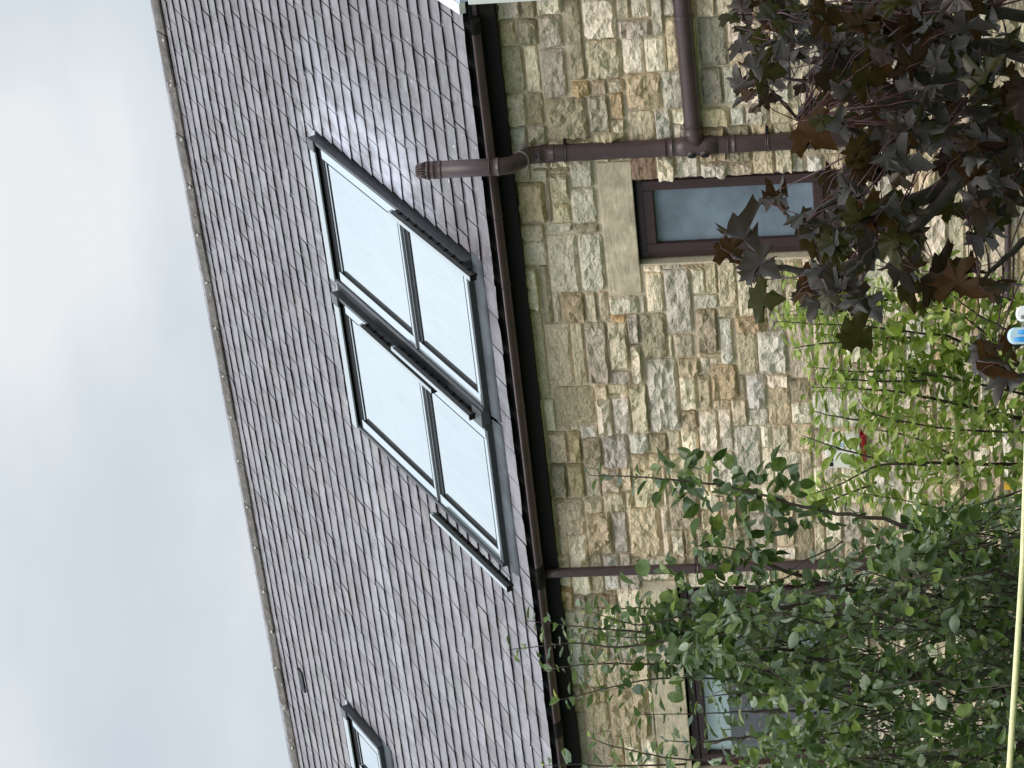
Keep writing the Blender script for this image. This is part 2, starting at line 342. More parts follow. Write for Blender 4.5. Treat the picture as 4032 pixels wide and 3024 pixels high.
# ---- rubble stones
PAL0 = dict(ochre=(.42,.31,.17), buff=(.45,.375,.25), grey=(.40,.39,.35), pale=(.56,.50,.41), brown=(.33,.25,.155), orange=(.46,.29,.13),
           purple=(.36,.325,.32), blue=(.44,.47,.47), olive=(.31,.265,.175), red=(.23,.12,.078), dark=(.24,.225,.185), cream=(.60,.545,.43), green=(.38,.35,.28), pink=(.44,.345,.26), rust=(.52,.45,.33))
AVG = (.54,.428,.285)
PAL = {k: tuple(1.54 * (c * .54 + a * .46 * (sum(v) / 1.2)) for c, a in zip(v, AVG)) for k, v in PAL0.items()}
HAND = [  # photo rectangle of stones that stand out, and their colour
 (1971,81,2036,174,'ochre'),(1977,179,2063,358,'olive'),(1998,369,2074,488,'rust'),(2129,65,2215,184,'grey'),(2156,391,2321,548,'olive'),
 (2470,293,2606,429,'ochre'),(2405,374,2460,456,'orange'),(2758,71,2866,255,'dark'),(2774,266,2845,401,'dark'),(2492,618,2584,700,'red'),
 (2039,722,2150,876,'ochre'),(2158,803,2248,905,'grey'),(2259,743,2351,873,'grey'),(2256,629,2335,732,'grey'),(2178,690,2245,790,'buff'),
 (2135,190,2235,385,'purple'),(2239,0,2300,310,'olive'),(2300,180,2370,290,'purple'),(2060,250,2140,490,'grey'),
 (2624,1068,2730,1307,'purple'),(2561,1421,2673,1687,'grey'),(2526,1236,2632,1410,'olive'),(2193,1524,2347,1665,'olive'),(2320,1274,2401,1551,'green'),
 (2228,1155,2320,1475,'brown'),(2841,1258,2890,1426,'blue'),(2743,1220,2833,1377,'brown'),(2949,1480,3020,1594,'blue'),(2808,1432,2911,1562,'ochre'),
 (3028,1524,3118,1665,'ochre'),(2358,1578,2412,1703,'pale'),(2174,933,2277,1150,'grey'),(2271,890,2361,1025,'brown'),(2548,1079,2613,1231,'cream'),
 (2090,905,2165,1075,'buff'),(2160,1260,2255,1510,'pink'),(2410,1170,2520,1330,'grey'),(2395,1395,2470,1545,'buff'),(2660,1310,2735,1450,'pink'),(2670,1460,2755,1610,'purple'),
 (2179,1830,2236,1955,'olive'),(2483,2004,2605,2183,'buff'),(2315,2025,2412,2177,'ochre'),(2201,1966,2298,2101,'pink'),(2646,1944,2754,2074,'brown'),
 (3053,1781,3156,1906,'grey'),(2716,2221,2808,2330,'cream'),(2819,2232,2911,2335,'pale'),(2413,2717,2562,2901,'ochre'),(2313,2767,2403,2871,'ochre'),(2388,2240,2440,2314,'blue'),
 (2500,1850,2605,1995,'buff'),(2380,1705,2475,1830,'purple'),(3115,1280,3205,1480,'pink'),(2905,1310,2985,1470,'buff'),(2975,1300,3050,1440,'purple'),
 (2650,1790,2720,1900,'buff'),(2900,1680,3000,1900,'grey'),(3210,1545,3330,1680,'grey'),
 (3690,1340,3760,1440,'orange'),(3760,1180,3850,1290,'orange')]
LINT = [(-8.665, -7.705, 3.158, 3.372), (-12.90, -10.915, 3.098, 3.335)]
CS = .015
gx0, gz0 = -13.55, .30; nx = int((XR - gx0) / CS); nz_ = int((ZT - gz0) / CS)
occ = [[False] * nx for _ in range(nz_)]
def mark(x0, x1, z0, z1):
    for j in range(max(0, round((z0 - gz0) / CS)), min(nz_, round((z1 - gz0) / CS))):
        for i in range(max(0, round((x0 - gx0) / CS)), min(nx, round((x1 - gx0) / CS))): occ[j][i] = True
for w in (W1, W2): mark(w[0] - .015, w[1] + .0, w[2] - (.10 if w is W1 else .14), w[3])
for l in LINT: mark(*l)
mark(W2[0] - .12, W2[1] + .12, W2[2] - .14, W2[2])
stones = []
for a, b_, c, d, k in HAND:
    p = [onwall(*q) for q in ((a, b_), (c, d), ((a + c) / 2, b_), ((a + c) / 2, d))]
    x1, x0 = p[2][0], p[3][0]; z1 = onwall(a, (b_ + d) / 2)[1]; z0 = onwall(c, (b_ + d) / 2)[1]
    i0, i1, j0, j1 = round((x0 - gx0) / CS) - 1, round((x1 - gx0) / CS) + 1, round((z0 - gz0) / CS), round((z1 - gz0) / CS) + 1
    i0 = max(i0, 0); j1 = min(j1, nz_); i1 = min(i1, nx)
    ok = i1 - i0 > 3 and j1 - j0 > 2
    # shrink off cells already taken
    while ok and any(occ[j][i0] for j in range(j0, j1)): i0 += 1; ok = i1 - i0 > 4
    while ok and any(occ[j][i1-1] for j in range(j0, j1)): i1 -= 1; ok = i1 - i0 > 4
    while ok and any(occ[j0][i] for i in range(i0, i1)): j0 += 1; ok = j1 - j0 > 2
    while ok and any(occ[j1-1][i] for i in range(i0, i1)): j1 -= 1; ok = j1 - j0 > 2
    if not ok or any(occ[j][i] for j in range(j0, j1) for i in range(i0, i1)): continue
    for j in range(j0, j1):
        for i in range(i0, i1): occ[j][i] = True
    stones.append((i0, i1, j0, j1, k))
names = ['buff'] * 24 + ['ochre'] * 7 + ['pale'] * 10 + ['grey'] * 9 + ['pink'] * 9 + ['olive'] * 5 + ['brown'] * 6 + ['purple'] * 6 + ['green'] * 3 + ['orange'] * 1 + ['cream'] * 7 + ['blue'] * 3
bot = {}
for j in range(nz_ - 1, -1, -1):          # from the top course down
    i = 0
    while i < nx:
        if occ[j][i]: i += 1; continue
        run = 0
        while i + run < nx and not occ[j][i + run] and run < 60: run += 1
        w = int(random.choice((8, 12, 16, 19, 22, 25, 28, 32, 36, 40)) * U(.85, 1.15))
        if run - w < 7: w = run if run < 36 else run // 2
        w = min(w, run)
        h = random.choice((5, 6, 7, 8, 8, 9, 9, 10, 11, 12, 14))
        if i in bot and rnd() < .55 and 3 < j - bot[i] + 1 < 14: h = j - bot[i] + 1
        hh = 0
        while hh < h and j - hh >= 0 and not any(occ[j - hh][q] for q in range(i, i + w)): hh += 1
        k = 0                                # swallow slivers below
        while j - hh - k >= 0 and k < 4 and not any(occ[j - hh - k][q] for q in range(i, i + w)): k += 1
        if 0 < k < 4: hh += k
        for a in range(j - hh + 1, j + 1):
            for q in range(i, i + w): occ[a][q] = True
        stones.append((i, i + w, j - hh + 1, j + 1, random.choice(names)))
        bot[i + w] = j - hh + 1
        i += w
def stone_mb(mb, i0, i1, j0, j1, kind, seed):
    x0, x1, z0, z1 = gx0 + i0 * CS, gx0 + i1 * CS, gz0 + j0 * CS, gz0 + j1 * CS
    g = U(.0035, .0065); x0 += g; x1 -= g; z0 += g; z1 -= g
    w, h = x1 - x0, z1 - z0
    if w < .015 or h < .012: return
    lum = U(.87, 1.13); col = [q * lum * U(.97, 1.03) for q in PAL[kind]]; m_ = sum(col) / 3; dsat = U(.0, .24); col = tuple(c * (1 - dsat) + m_ * dsat for c in col)
    nu = max(3, min(11, int(w / .036) + 2)); nv = max(3, min(8, int(h / .032) + 2))
    pr = random.choice((U(.008, .018), U(.014, .028), U(.026, .042))) if h > .05 else U(.007, .018); cr_ = min(w, h) * U(.03, .14)
    off = Vector((seed * 3.7, seed * 1.3, 0))
    tx, tz = U(-.25, .25), U(-.3, .2)
    vs = []
    for b_ in range(nv + 1):
        for a in range(nu + 1):
            s, t = a / nu, b_ / nv
            edge = a in (0, nu) or b_ in (0, nv)
            if nu > 3: s = [0, .07, .93, 1][(0, 1, -2, -1)[(a > 0) + (a >= nu - 1) + (a == nu)]] if a in (0, 1, nu - 1, nu) else s
            if nv > 3: t = [0, .10, .90, 1][(0, 1, -2, -1)[(b_ > 0) + (b_ >= nv - 1) + (b_ == nv)]] if b_ in (0, 1, nv - 1, nv) else t
            if not edge: s += U(-.05, .05) if a in (1, nu - 1) else U(-.2, .2) / nu; t += U(-.05, .05) if b_ in (1, nv - 1) else U(-.2, .2) / nv
            x, z = x0 + s * w, z0 + t * h
            q = noise.noise(Vector((x * 9, z * 14, 0)) + off); q2 = noise.noise(Vector((x * 26, z * 34, 5)) + off)
            if edge:
                x += q2 * .006 + q * .004; z += q2 * .005 + q * .004
                if a in (0, nu) and b_ in (0, nv): x += cr_ * .45 * (1 if a == 0 else -1); z += cr_ * .45 * (1 if b_ == 0 else -1)
                y = YW - .001 + q2 * .004
            else:
                y = YW - pr * (1 + .9 * q + .9 * q2 + tx * (s - .5) + tz * (t - .5)) - .004
                y = min(y, YW - .004)
            vs.append((x, y, z))
    fs = []
    W_ = nu + 1
    for b_ in range(nv):
        for a in range(nu):
            p = b_ * W_ + a
            fs += [(p, p+1, p+W_+1), (p, p+W_+1, p+W_)] if (a + b_) % 2 else [(p, p+1, p+W_), (p+1, p+W_+1, p+W_)]
    ring = [a for a in range(W_)] + [b_ * W_ + nu for b_ in range(1, nv + 1)] + [nv * W_ + a for a in range(nu - 1, -1, -1)] + [b_ * W_ for b_ in range(nv - 1, 0, -1)]
    o = len(vs); vs += [(vs[r][0], YW + .03, vs[r][2]) for r in ring]
    n = len(ring); fs += [(ring[a], o + a, o + (a + 1) % n, ring[(a + 1) % n]) for a in range(n)]
    mb.add(vs, fs, col=col)
    return True
def pxsize(c, ext):
    px = [pix(c + e) for e in ext]
    return (max(p[0] for p in px) - min(p[0] for p in px)) * (max(p[1] for p in px) - min(p[1] for p in px))
def inframe(p, m=30): return -m < p[0] < 4032 + m and -m < p[1] < 3024 + m
rank = []
for s in stones:
    c = Vector((gx0 + (s[0] + s[1]) / 2 * CS, YW, gz0 + (s[2] + s[3]) / 2 * CS)); p = pix(c)
    a = (s[1] - s[0]) * (s[3] - s[2]) / c.length_squared
    if not inframe(p): a *= .001
    if p[0] > 3650 or (p[1] > 2450 and p[0] > 2750) or p[0] > 3200 and p[1] > 2150: a *= .35     # mostly behind leaves
    rank.append((a, s))
rank.sort(key=lambda q: -q[0])
rest = HB()
for n, (a, s) in enumerate(rank):
    if n < 300:
        mb = MB()
        if stone_mb(mb, *s, n * .37): mb.build('stone', M_stone, wall)
    else: stone_mb(rest, *s, n * .37)
MB.build(rest, 'rubble', M_stone, wall, kind='stuff')
# lintels and sills
def rough_box(x0, x1, z0, z1, y0, y1):
    mb = HB(); n = 8
    for k in range(1): mb.box((x0, y0, z0), (x1, y1, z1))
    return mb
bevel(rough_box(LINT[0][0] + .006, LINT[0][1] - .006, LINT[0][2] - .003, LINT[0][3] - .006, YW - .012, YW + .2).build('lintel', M_dressed), .006)
bevel(rough_box(LINT[1][0] + .006, LINT[1][1] - .006, LINT[1][2] - .003, LINT[1][3] - .006, YW - .012, YW + .2).build('lintel', M_dressed), .006)
bevel(rough_box(W2[0] - .11, W2[1] + .11, W2[2] - .135, W2[2] - .004, YW - .06, YW + .2).build('sill', M_dressed), .006)

# ---- wall windows
def frame_ring(mb, x0, x1, z0, z1, t, y0, y1):
    mb.box((x0, y0, z0), (x0 + t, y1, z1)); mb.box((x1 - t, y0, z0), (x1, y1, z1))
    mb.box((x0 + t, y0, z1 - t), (x1 - t, y1, z1)); mb.box((x0 + t, y0, z0), (x1 - t, y1, z0 + t))
x0, x1, z0, z1 = W1
wf = HB(); frame_ring(wf, x0 + .012, x1 - .004, z0 + .03, z1 - .006, .052, YW + .065, YW + .135)
wf = bevel(wf.build('window', M_wframe), .004)
sash = MB(); frame_ring(sash, x0 + .05, x1 - .042, z0 + .068, z1 - .05, .069, YW + .05, YW + .12); bevel(sash.build('sash', M_wframe, wf), .007)
MB().box((x0 + .1, YW + .085, z0 + .12), (x1 - .1, YW + .095, z1 - .1)).build('pane', M_obscure, wf)
bevel(MB().box((x0 - .0, YW - .035, z0 - .028), (x1 + .012, YW + .12, z0 + .027)).build('sill', M_wframe, wf), .005)
MB().box((x0 + .02, YW + .055, z1 - .016), (x1 - .01, YW + .066, z1 - .005)).build('head_gap_dark', M_black, wf)  # black strip painting in the dark gap under the lintel
x0, x1, z0, z1 = W2; MU = .89
wf = HB(); frame_ring(wf, x0 + .01, x1 - .006, z0, z1 - .006, .055, YW + .07, YW + .14); wf.box((x0 + MU, YW + .07, z0 + .056), (x0 + MU + .06, YW + .14, z1 - .062))
wf = bevel(wf.build('window', M_wframe), .004)
for a, c in ((x0 + .07, x0 + MU - .005), (x0 + MU + .065, x1 - .066)):
    s = MB(); frame_ring(s, a, c, z0 + .06, z1 - .066, .052, YW + .055, YW + .12); bevel(s.build('sash', M_wframe, wf), .007)
    MB().box((a + .045, YW + .09, z0 + .1), (c - .045, YW + .098, z1 - .11)).build('pane', M_glass, wf)
    MB().box((a + .047, YW + .110, z1 - .285), (c - .047, YW + .135, z1 - .115)).build('blind', M_blind, wf)
MB().box((x0 + .3, YW + .45, z0 + .03), (x0 + 1.0, YW + .6, z0 + .62)).build('curtain', mat('grey_curtain', (.42,.45,.45), .9), wf)
MB().box((x0 + .1, YW + .315, z0 + .02), (x1 - .1, YW + .318, z0 + .03)).build('inner_sill', M_blind, wf)

# ---- roof
dk = HB()
dk.add([R3(XL, 0, -.03), R3(XR, 0, -.03), R3(XR, RIDGE, -.03), R3(XL, RIDGE, -.03), R3(XL, .03, -.10), R3(XR, .03, -.10), R3(XR, RIDGE, -.10), R3(XL, RIDGE, -.10)],
       [(0,1,2,3),(7,6,5,4),(0,4,5,1),(1,5,6,2),(2,6,7,3),(3,7,4,0)])
def RB(x, v, n=0):
    p = R3(x, v, n); return Vector((p.x, 2 * (YE + RIDGE * CP) - p.y, p.z))
dk.add([RB(XL, 0), RB(XR, 0), RB(XR, RIDGE), RB(XL, RIDGE)], [(3,2,1,0)])
roof = dk.build('roof', M_deck)
HN = .085                      # how far the roof windows stand above the slates
WIN = [dict(x0=-9.531, x1=-8.391, v0=.281, v1=2.622), dict(x0=-10.796, x1=-9.656, v0=.281, v1=2.622), dict(x0=-14.95, x1=-14.30, v0=3.20, v1=3.885)]
HOLES = [(-10.83, -8.365, .15, 2.66), (-14.98, -14.27, 3.09, 3.92)]
GAUGE, SW = .1565, .247
def cut(rects, h):
    o = []
    for x0, x1, a, b_ in rects:
        hx0, hx1, ha, hb = h
        if x1 <= hx0 or x0 >= hx1 or b_ <= ha or a >= hb: o.append((x0, x1, a, b_)); continue
        if x0 < hx0: o.append((x0, hx0, a, b_))
        if x1 > hx1: o.append((hx1, x1, a, b_))
        q0, q1 = max(x0, hx0), min(x1, hx1)
        if a < ha: o.append((q0, q1, a, ha))
        if b_ > hb: o.append((q0, q1, hb, b_))
    return o
slates = []
nc = int((RIDGE - .02) / GAUGE)
VENT = (-14.70, 4.93)
for k in range(nc + 1):
    a = k * GAUGE - (.0 if k else .004) + U(-.002, .002)
    x = XL + .05 - (SW / 2 if k % 2 else 0) + U(-.02, .02)
    while x < XR - .02:
        w = SW * U(.93, 1.07)
        if rnd() < .03: w *= .7
        x1 = min(x + w, XR - .02); 
        tone = rnd()
        for r in cut([(max(x, XL), x1, a, a + GAUGE)], HOLES[0]):
            for r2 in cut([r], HOLES[1]):
                if r2[1] - r2[0] > .03 and r2[3] - r2[2] > .03: slates.append((r2, tone, k))
        x = x1 + .003
def slate_mb(mb, r, tone, k, vent=False):
    x0, x1, a, b_ = r
    over = .012 if b_ - a < GAUGE - .01 else .10
    n0 = U(.0245, .0285); th = U(.0035, .005); n1 = .0045
    sl = (n0 - n1) / (b_ + over - a) if over > .05 else 0
    jt = [U(-.0045, .0045) for _ in range(4)]
    g = U(.0015, .004)
    tw = U(-.002, .002)
    xs = [x0 + g, x0 + (x1 - x0) * .35, x0 + (x1 - x0) * .7, x1 - g]
    low = [a + j for j in jt]
    if rnd() < .06: low[random.choice((0, 3))] += U(.008, .022)
    nt_ = [n0 + tw * (q - 1.5) for q in range(4)]
    top = [R3(x, v, n) for x, v, n in zip(xs, low, nt_)] + [R3(x, b_ + over, n1 + th * .5) for x in xs]
    bt = [R3(x, v + .002, n - th) for x, v, n in zip(xs, low, nt_)] + [R3(x, b_ + over, n1 - th * .5) for x in xs]
    fs = [(0,1,5,4),(1,2,6,5),(2,3,7,6)] + [(i, i+8, i+9, i+1) for i in range(3)] + [(0,4,12,8),(3,11,15,7),(8,12,13,9),(9,13,14,10),(10,14,15,11)]
    fs = [tuple(f) for f in fs]
    t = tone; base = (.252, .233, .254)
    if t < .12: base = (.19,.172,.188)
    elif t < .2: base = (.245,.224,.228)
    elif t > .93: base = (.245,.242,.252)
    elif t > .8: base = (.245,.221,.248)
    k_ = U(.84, 1.13); base = tuple(q * k_ for q in base)
    mb.add(top + bt, fs, col=base)
rank = []
for s in slates:
    (x0, x1, a, b_), tone, k = s
    c = R3((x0 + x1) / 2, (a + b_) / 2); p = pix(c); m_ = (x1 - x0) * (b_ - a) / (c - CAM).length ** 3
    if not inframe(p, 10): m_ *= .001
    rank.append((m_, s))
rank.sort(key=lambda q: -q[0])
rest = MB()
for n, (m_, s) in enumerate(rank):
    if n < 300:
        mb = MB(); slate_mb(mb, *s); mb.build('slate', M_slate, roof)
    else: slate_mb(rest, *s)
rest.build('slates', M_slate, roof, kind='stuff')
def vb(mb, a, b_): return mb.box(a, b_, fn=lambda x, y, z: R3(x, y, z))
bevel(vb(MB(), (VENT[0] - .11, VENT[1] - .05, .016), (VENT[0] + .11, VENT[1] + .05, .040)).build('slate_vent', M_black, roof), .004)
# ridge tiles
x = XL; k = 0
while x < XR:
    w = .45 + U(-.01, .01); mb = MB(); lift = U(-.006, .006); t2 = U(-.008, .008)
    def prof(xx, l):
        o = []
        for side in (1, -1):
            pass
        top = R3(xx, RIDGE, .05 + l); 
        return [R3(xx, RIDGE - .098, .018 + l), R3(xx, RIDGE - .098, .038 + l), R3(xx, RIDGE - .02, .048 + l), Vector((xx, YE + RIDGE * CP, ZE + RIDGE * SP + .060 + l)),
                RB(xx, RIDGE - .02, .048 + l), RB(xx, RIDGE - .098, .038 + l), RB(xx, RIDGE - .098, .018 + l), Vector((xx, YE + RIDGE * CP, ZE + RIDGE * SP + .03 + l))]
    A_, B_ = prof(x + .004, lift), prof(x + w - .004, lift + t2); n = len(A_)
    mb.add(A_ + B_, [(i, (i+1) % n, (i+1) % n + n, i + n) for i in range(n)] + [tuple(range(n-1, -1, -1)), tuple(range(n, 2*n))])
    bevel(mb.build('ridge_tile', M_ridge, roof), .006, 2)
    for _ in range(2):
        if rnd() < .5:
            c = R3(x + U(.03, w - .03), RIDGE - U(.03, .15), .052 + lift); 
    x += w; k += 1
mb = MB()
x = XL + .45
while x < XR:                                    # mortar blobs at the joints, bits of lichen
    q = R3(x + U(-.03, .03), RIDGE - U(.03, .09), .040); mb.tube([q, q + Vector((U(-.02,.02), 0, .02))], [U(.012,.022), .008], 6)
    if rnd() < .7:
        q = R3(x + U(-.2, .2), RIDGE - U(.02, .09), .042); mb.tube([q, q + Vector((0, -.004, .008))], [U(.008,.017), .006], 6)
    x += .45
mb.build('ridge_mortar', mat('pale_mortar', (.55,.53,.47), .9, .2), roof, kind='stuff')

# ---- roof windows
def skylight(w, double, label):
    x0, x1, v0, v1 = w['x0'], w['x1'], w['v0'], w['v1']
    # outer curb and covers, stood on the slates
    cv = HB(); ct = .028
    B = lambda mb, a, b_: vb(mb, a, b_)
    B(cv, (x0, v0, 0), (x0 + ct, v1, HN)); B(cv, (x1 - ct, v0, 0), (x1, v1, HN))
    B(cv, (x0 + ct, v0, 0), (x1 - ct, v0 + .03, HN - .012))
    B(cv, (x0 + ct, v1 - .035, 0), (x1 - ct, v1, HN - .004))
    fr_ = bevel(cv.build('skylight', M_cover), .003)
    fr_['label'] = label
    # base filler so nothing is seen under the curb
    B(MB(), (x0 + ct + .002, v0 + .032, -.02), (x1 - ct - .002, v1 - .037, .022)).build('curb', M_black, fr_)
    # top hood, pale to paint in sky reflection, over a lip blackened for its shade, and the gutter flashing above it
    B(MB(), (x0 + .004, v1 - .095, HN - .003), (x1 - .004, v1 - .012, HN + .008)).build('hood', M_lgrey, fr_)
    B(MB(), (x0 + .031, v1 - .165, .026), (x1 - .031, v1 - .0955, .062)).build('hood_lip', M_black, fr_)
    B(MB(), (x0 - .02, v1 + .006, .012), (x1 + .02, v1 + .045, .03)).build('head_flashing', M_lgrey, fr_)
    bevel(B(MB(), (x1 - .085, v1 - .10, HN - .002), (x1 + .003, v1 + .002, HN + .014)).build('corner_cap', M_dgrey, fr_), .003)
    vm = v0 + (v1 - v0) * .405 if double else None
    spans = [(vm + .03, v1 - .167), (v0 + .035, vm - .03)] if double else [(v0 + .035, v1 - .167)]
    for a, b_ in spans:
        sb = MB(); t = .085; h0, h1 = .024, .074
        for p, q in (((x0 + ct + .003, a, h0), (x0 + ct + t, b_, h1)), ((x1 - ct - t, a, h0), (x1 - ct - .003, b_, h1)),
                     ((x0 + ct + t, a, h0), (x1 - ct - t, a + .035, h1 - .004)), ((x0 + ct + t, b_ - .03, h0), (x1 - ct - t, b_, h1 - .016))): B(sb, p, q)
        sb = bevel(sb.build('sash', M_sash, fr_), .003)
        gk = MB(); xa_, xb_ = x0 + ct + t, x1 - ct - t
        for p, q in (((xa_ + .001, a + .036, .030), (xa_ + .007, b_ - .031, .0748)), ((xb_ - .007, a + .036, .030), (xb_ - .001, b_ - .031, .0748)), ((xa_ + .008, a + .0355, .030), (xb_ - .008, a + .043, .0706)), ((xa_ + .008, b_ - .040, .030), (xb_ - .008, b_ - .0305, .060))): B(gk, p, q)
        gk.build('gasket', M_black, fr_)
        B(MB(), (x0 + ct + t + .001, a + .036, .048), (x1 - ct - t - .001, b_ - .031, .054)).build('pane', M_rglass, fr_)
    return fr_, vm
def skylight_extra(fr_, w, vm):
    x0, x1, v0, v1 = w['x0'], w['x1'], w['v0'], w['v1']
    if vm:
        vb(MB(), (x0 + .03, vm - .029, .02), (x1 - .03, vm - .015, .074)).build('transom', M_dgrey, fr_)
        vb(MB(), (x0 + .03, vm - .014, .02), (x1 - .03, vm + .019, .064)).build('transom_gap', M_black, fr_)
        vb(MB(), (x0 + .03, vm + .020, .02), (x1 - .03, vm + .029, .078)).build('transom', M_lgrey, fr_)
    # apron of lead below
    ap = MB(); n = 14
    vs = []
    for i in range(n + 1):
        xx = x0 - .05 + (x1 - x0 + .1) * i / n
        vs += [R3(xx, v0 + .0, .030), R3(xx, v0 - .055 + U(-.004, .004), .026), R3(xx, v0 - .115 + U(-.006, .006), .021), R3(xx, v0 - .118, .012)]
    ap.add(vs, [(i*4+j, i*4+j+1, i*4+j+5, i*4+j+4) for i in range(n) for j in range(3)], smooth=True)
    ap.build('flashing', M_lead, fr_)
def rail(fr_, x, va, vb_, label):
    h = .118
    r = MB(); vb(r, (x - .013, va, h), (x + .013, vb_, h + .030)); vb(r, (x + .0135, va, h - .004), (x + .0165, vb_, h + .026))
    r = bevel(r.build('side_rail', M_rail, fr_, label=label), .002)
    # a pale strip paints sky sheen onto the top face, end caps are black
    vb(MB(), (x - .0135, va + .004, h + .0305), (x + .0165, vb_ - .004, h + .0325)).build('sky_sheen_strip', M_lgrey, fr_)
    vb(MB(), (x - .014, va - .006, h - .012), (x + .03, va - .0005, h + .034)).build('end_cap', M_black, fr_)
    bk = MB(); v = va + .10
    while v < vb_ - .03:
        vb(bk, (x + .0125, v, HN + .001), (x + .021, v + .012, h - .0005)); v += .108
    vb(bk, (x - .004, va + .02, HN + .0005), (x + .012, vb_ - .015, h - .0008))  # added black strip stands in for the dark gap under the rail
    bk.build('bracket', M_black, fr_)
    vb(MB(), (x + .004, vb_ - .03, h + .01), (x + .02, vb_ - .012, h + .0305)).build('pivot', M_lgrey, fr_)
LA = ['double-height grey roof window nearer the gable end', 'double-height grey roof window on the left of the pair', 'small grey roof window high up near the ridge']
for i, w in enumerate(WIN):
    fr_, vm = skylight(w, i < 2, LA[i]); skylight_extra(fr_, w, vm)
    if i == 0:
        rail(fr_, -8.412, .085, 1.245, 'dark rail on the right side'); rail(fr_, -9.60, .37, 1.53, 'dark rail on the left side')
    if i == 1:
        rail(fr_, -9.668, .935, 2.06, 'dark rail on the right side, set higher'); rail(fr_, -10.865, .118, 1.26, 'dark rail on the left side')
        bevel(vb(MB(), (-9.66, .29, .03), (-9.535, .42, .10)).build('valley_cap', M_dgrey, fr_), .004)
        vb(MB(), (-9.652, .42, .004), (-9.535, 2.60, .05)).build('valley_gutter', M_black, fr_)

# ---- eaves: fascia, gutter, pipes
HB().box((XL, YE + .05, 3.885), (XR, YE + .148, 4.03)).build('fascia', M_fascia)
HB().box((XL, YE + .035, 3.99), (XR, YE + .049, 4.025)).build('fascia_trim', M_brown)
GY, GZ, GR = YE - .022, 4.018, .056
def gutter_part(xa, xb, r, t, name, m, parent, lip=True):
    mb = MB() if parent else HB(); n = 12; vs = []
    for x in (xa, xb):
        for rr in (r, r - t):
            for k in range(n + 1):
                a = math.pi + math.pi * k / n
                vs.append((x, GY + rr * math.cos(a), GZ + rr * math.sin(a) * .86))
    m_ = n + 1; fs = []
    for k in range(n):
        fs += [(k, k+1, 2*m_+k+1, 2*m_+k), (m_+k+1, m_+k, 3*m_+k, 3*m_+k+1), (k+1, k, m_+k, m_+k+1), (2*m_+k, 2*m_+k+1, 3*m_+k+1, 3*m_+k)]
    fs += [(0, 2*m_, 3*m_, m_), (n, m_+n, 3*m_+n, 2*m_+n)]
    mb.add(vs, fs, smooth=True)
    return mb.build(name, m, parent)
gut = gutter_part(XL, -6.66, GR, .003, 'gutter', M_brown, None)
for x in (-7.95, -8.446, -9.36, -10.074, -11.173, -12.9):
    gutter_part(x - .012, x + .012, GR + .005, .006, 'bracket', M_brown, gut)
gutter_part(-12.09, -11.96, GR + .006, .006, 'union', M_fascia, gut)
gutter_part(-10.80, -10.63, GR + .007, .006, 'outlet', M_fascia, gut)
mb = MB(); n = 14                                      # rounded stop end
vs = [(-6.66 - .04, GY + (GR + .006) * math.cos(math.pi + math.pi * k / n), GZ + (GR + .006) * math.sin(math.pi + math.pi * k / n) * .86) for k in range(n + 1)]
vs += [(-6.625, GY + (GR + .004) * math.cos(math.pi + math.pi * k / n), GZ + (GR + .004) * math.sin(math.pi + math.pi * k / n) * .86) for k in range(n + 1)]
mb.add(vs, [(k, k+1, n+2+k, n+1+k) for k in range(n)] + [tuple(range(n + 1, 2 * n + 2))], smooth=False)
mb.build('stop_end', M_fascia, gut)
def collar(mb, p, d, r, l, ridge=.004):
    d = Vector(d).normalized(); p = Vector(p)
    mb.tube([p - d*l/2, p - d*(l/2-.004), p - d*(l/2-.006), p + d*(l/2-.006), p + d*(l/2-.004), p + d*l/2], [r + ridge, r + ridge, r + ridge*.45, r + ridge*.45, r + ridge, r + ridge], 20)
# downpipe
px_, py_ = -10.74, YW - .125
dp = HB(); dp.tube([(px_, py_ - .012, GZ - .03), (px_, py_, GZ - .16), (px_, py_, 2.4), (px_, py_, .05)], .034, 16)
dp = dp.build('downpipe', M_brown)
for z in (2.94, 1.2):
    mb = MB(); collar(mb, (px_, py_, z), (0,0,1), .034, .03, .005); mb.box((px_ + .03, py_ - .004, z - .012), (px_ + .06, YW + .01, z + .012)); mb.tube([(px_ + .052, py_ + .0, z), (px_ + .052, YW, z)], .009, 8); mb.build('pipe_clip', M_brown, dp)
# soil pipe with swan neck and cowl
SX, SYL, SR = -7.60, YW - .066, .0545
SX2, SYU = -7.553, YE - .150
sp = HB()
pth = [(SX, SYL, .02), (SX, SYL, 2.8), (SX, SYL, 3.70), (SX, SYL - .006, 3.745), (SX + .008, SYL - .025, 3.775), (SX2 - .008, SYU + .030, 3.855), (SX2 - .002, SYU + .008, 3.895), (SX2, SYU, 3.94), (SX2, SYU, 4.37)]
sp.tube(pth, SR, 24); sp = sp.build('soil_pipe', M_brown)
for p, d, l, r in (((SX, SYL, 3.66), (0,0,1), .09, .006), ((SX, SYL, 3.548), (0,0,1), .018, .008), ((SX2, SYU, 3.965), (0,0,1), .06, .006), ((SX, SYL, 2.905), (0,0,1), .05, .007),
                   ((SX, SYL, 2.52), (0,0,1), .045, .007), ((SX, SYL, 2.30), (0,0,1), .018, .008), ((SX2, SYU, 4.32), (0,0,1), .05, .003)):
    mb = MB(); collar(mb, p, d, SR, l, r); mb.build('collar', M_brown, sp)
dd = Vector((SX2 - SX - .01, SYU - SYL + .055, .08)).normalized(); mid = Vector(((SX + SX2) / 2, (SYU + SYL) / 2, 3.815))
mb = MB(); mb.tube([mid - dd * .006, mid + dd * .006], SR + .0045, 24); mb.build('elbow_rim', mat('worn_rim', (.30,.26,.25), .5), sp)
mb = MB()                                             # slotted cowl
mb.tube([(SX2, SYU, 4.368), (SX2, SYU, 4.385)], SR + .004, 24)
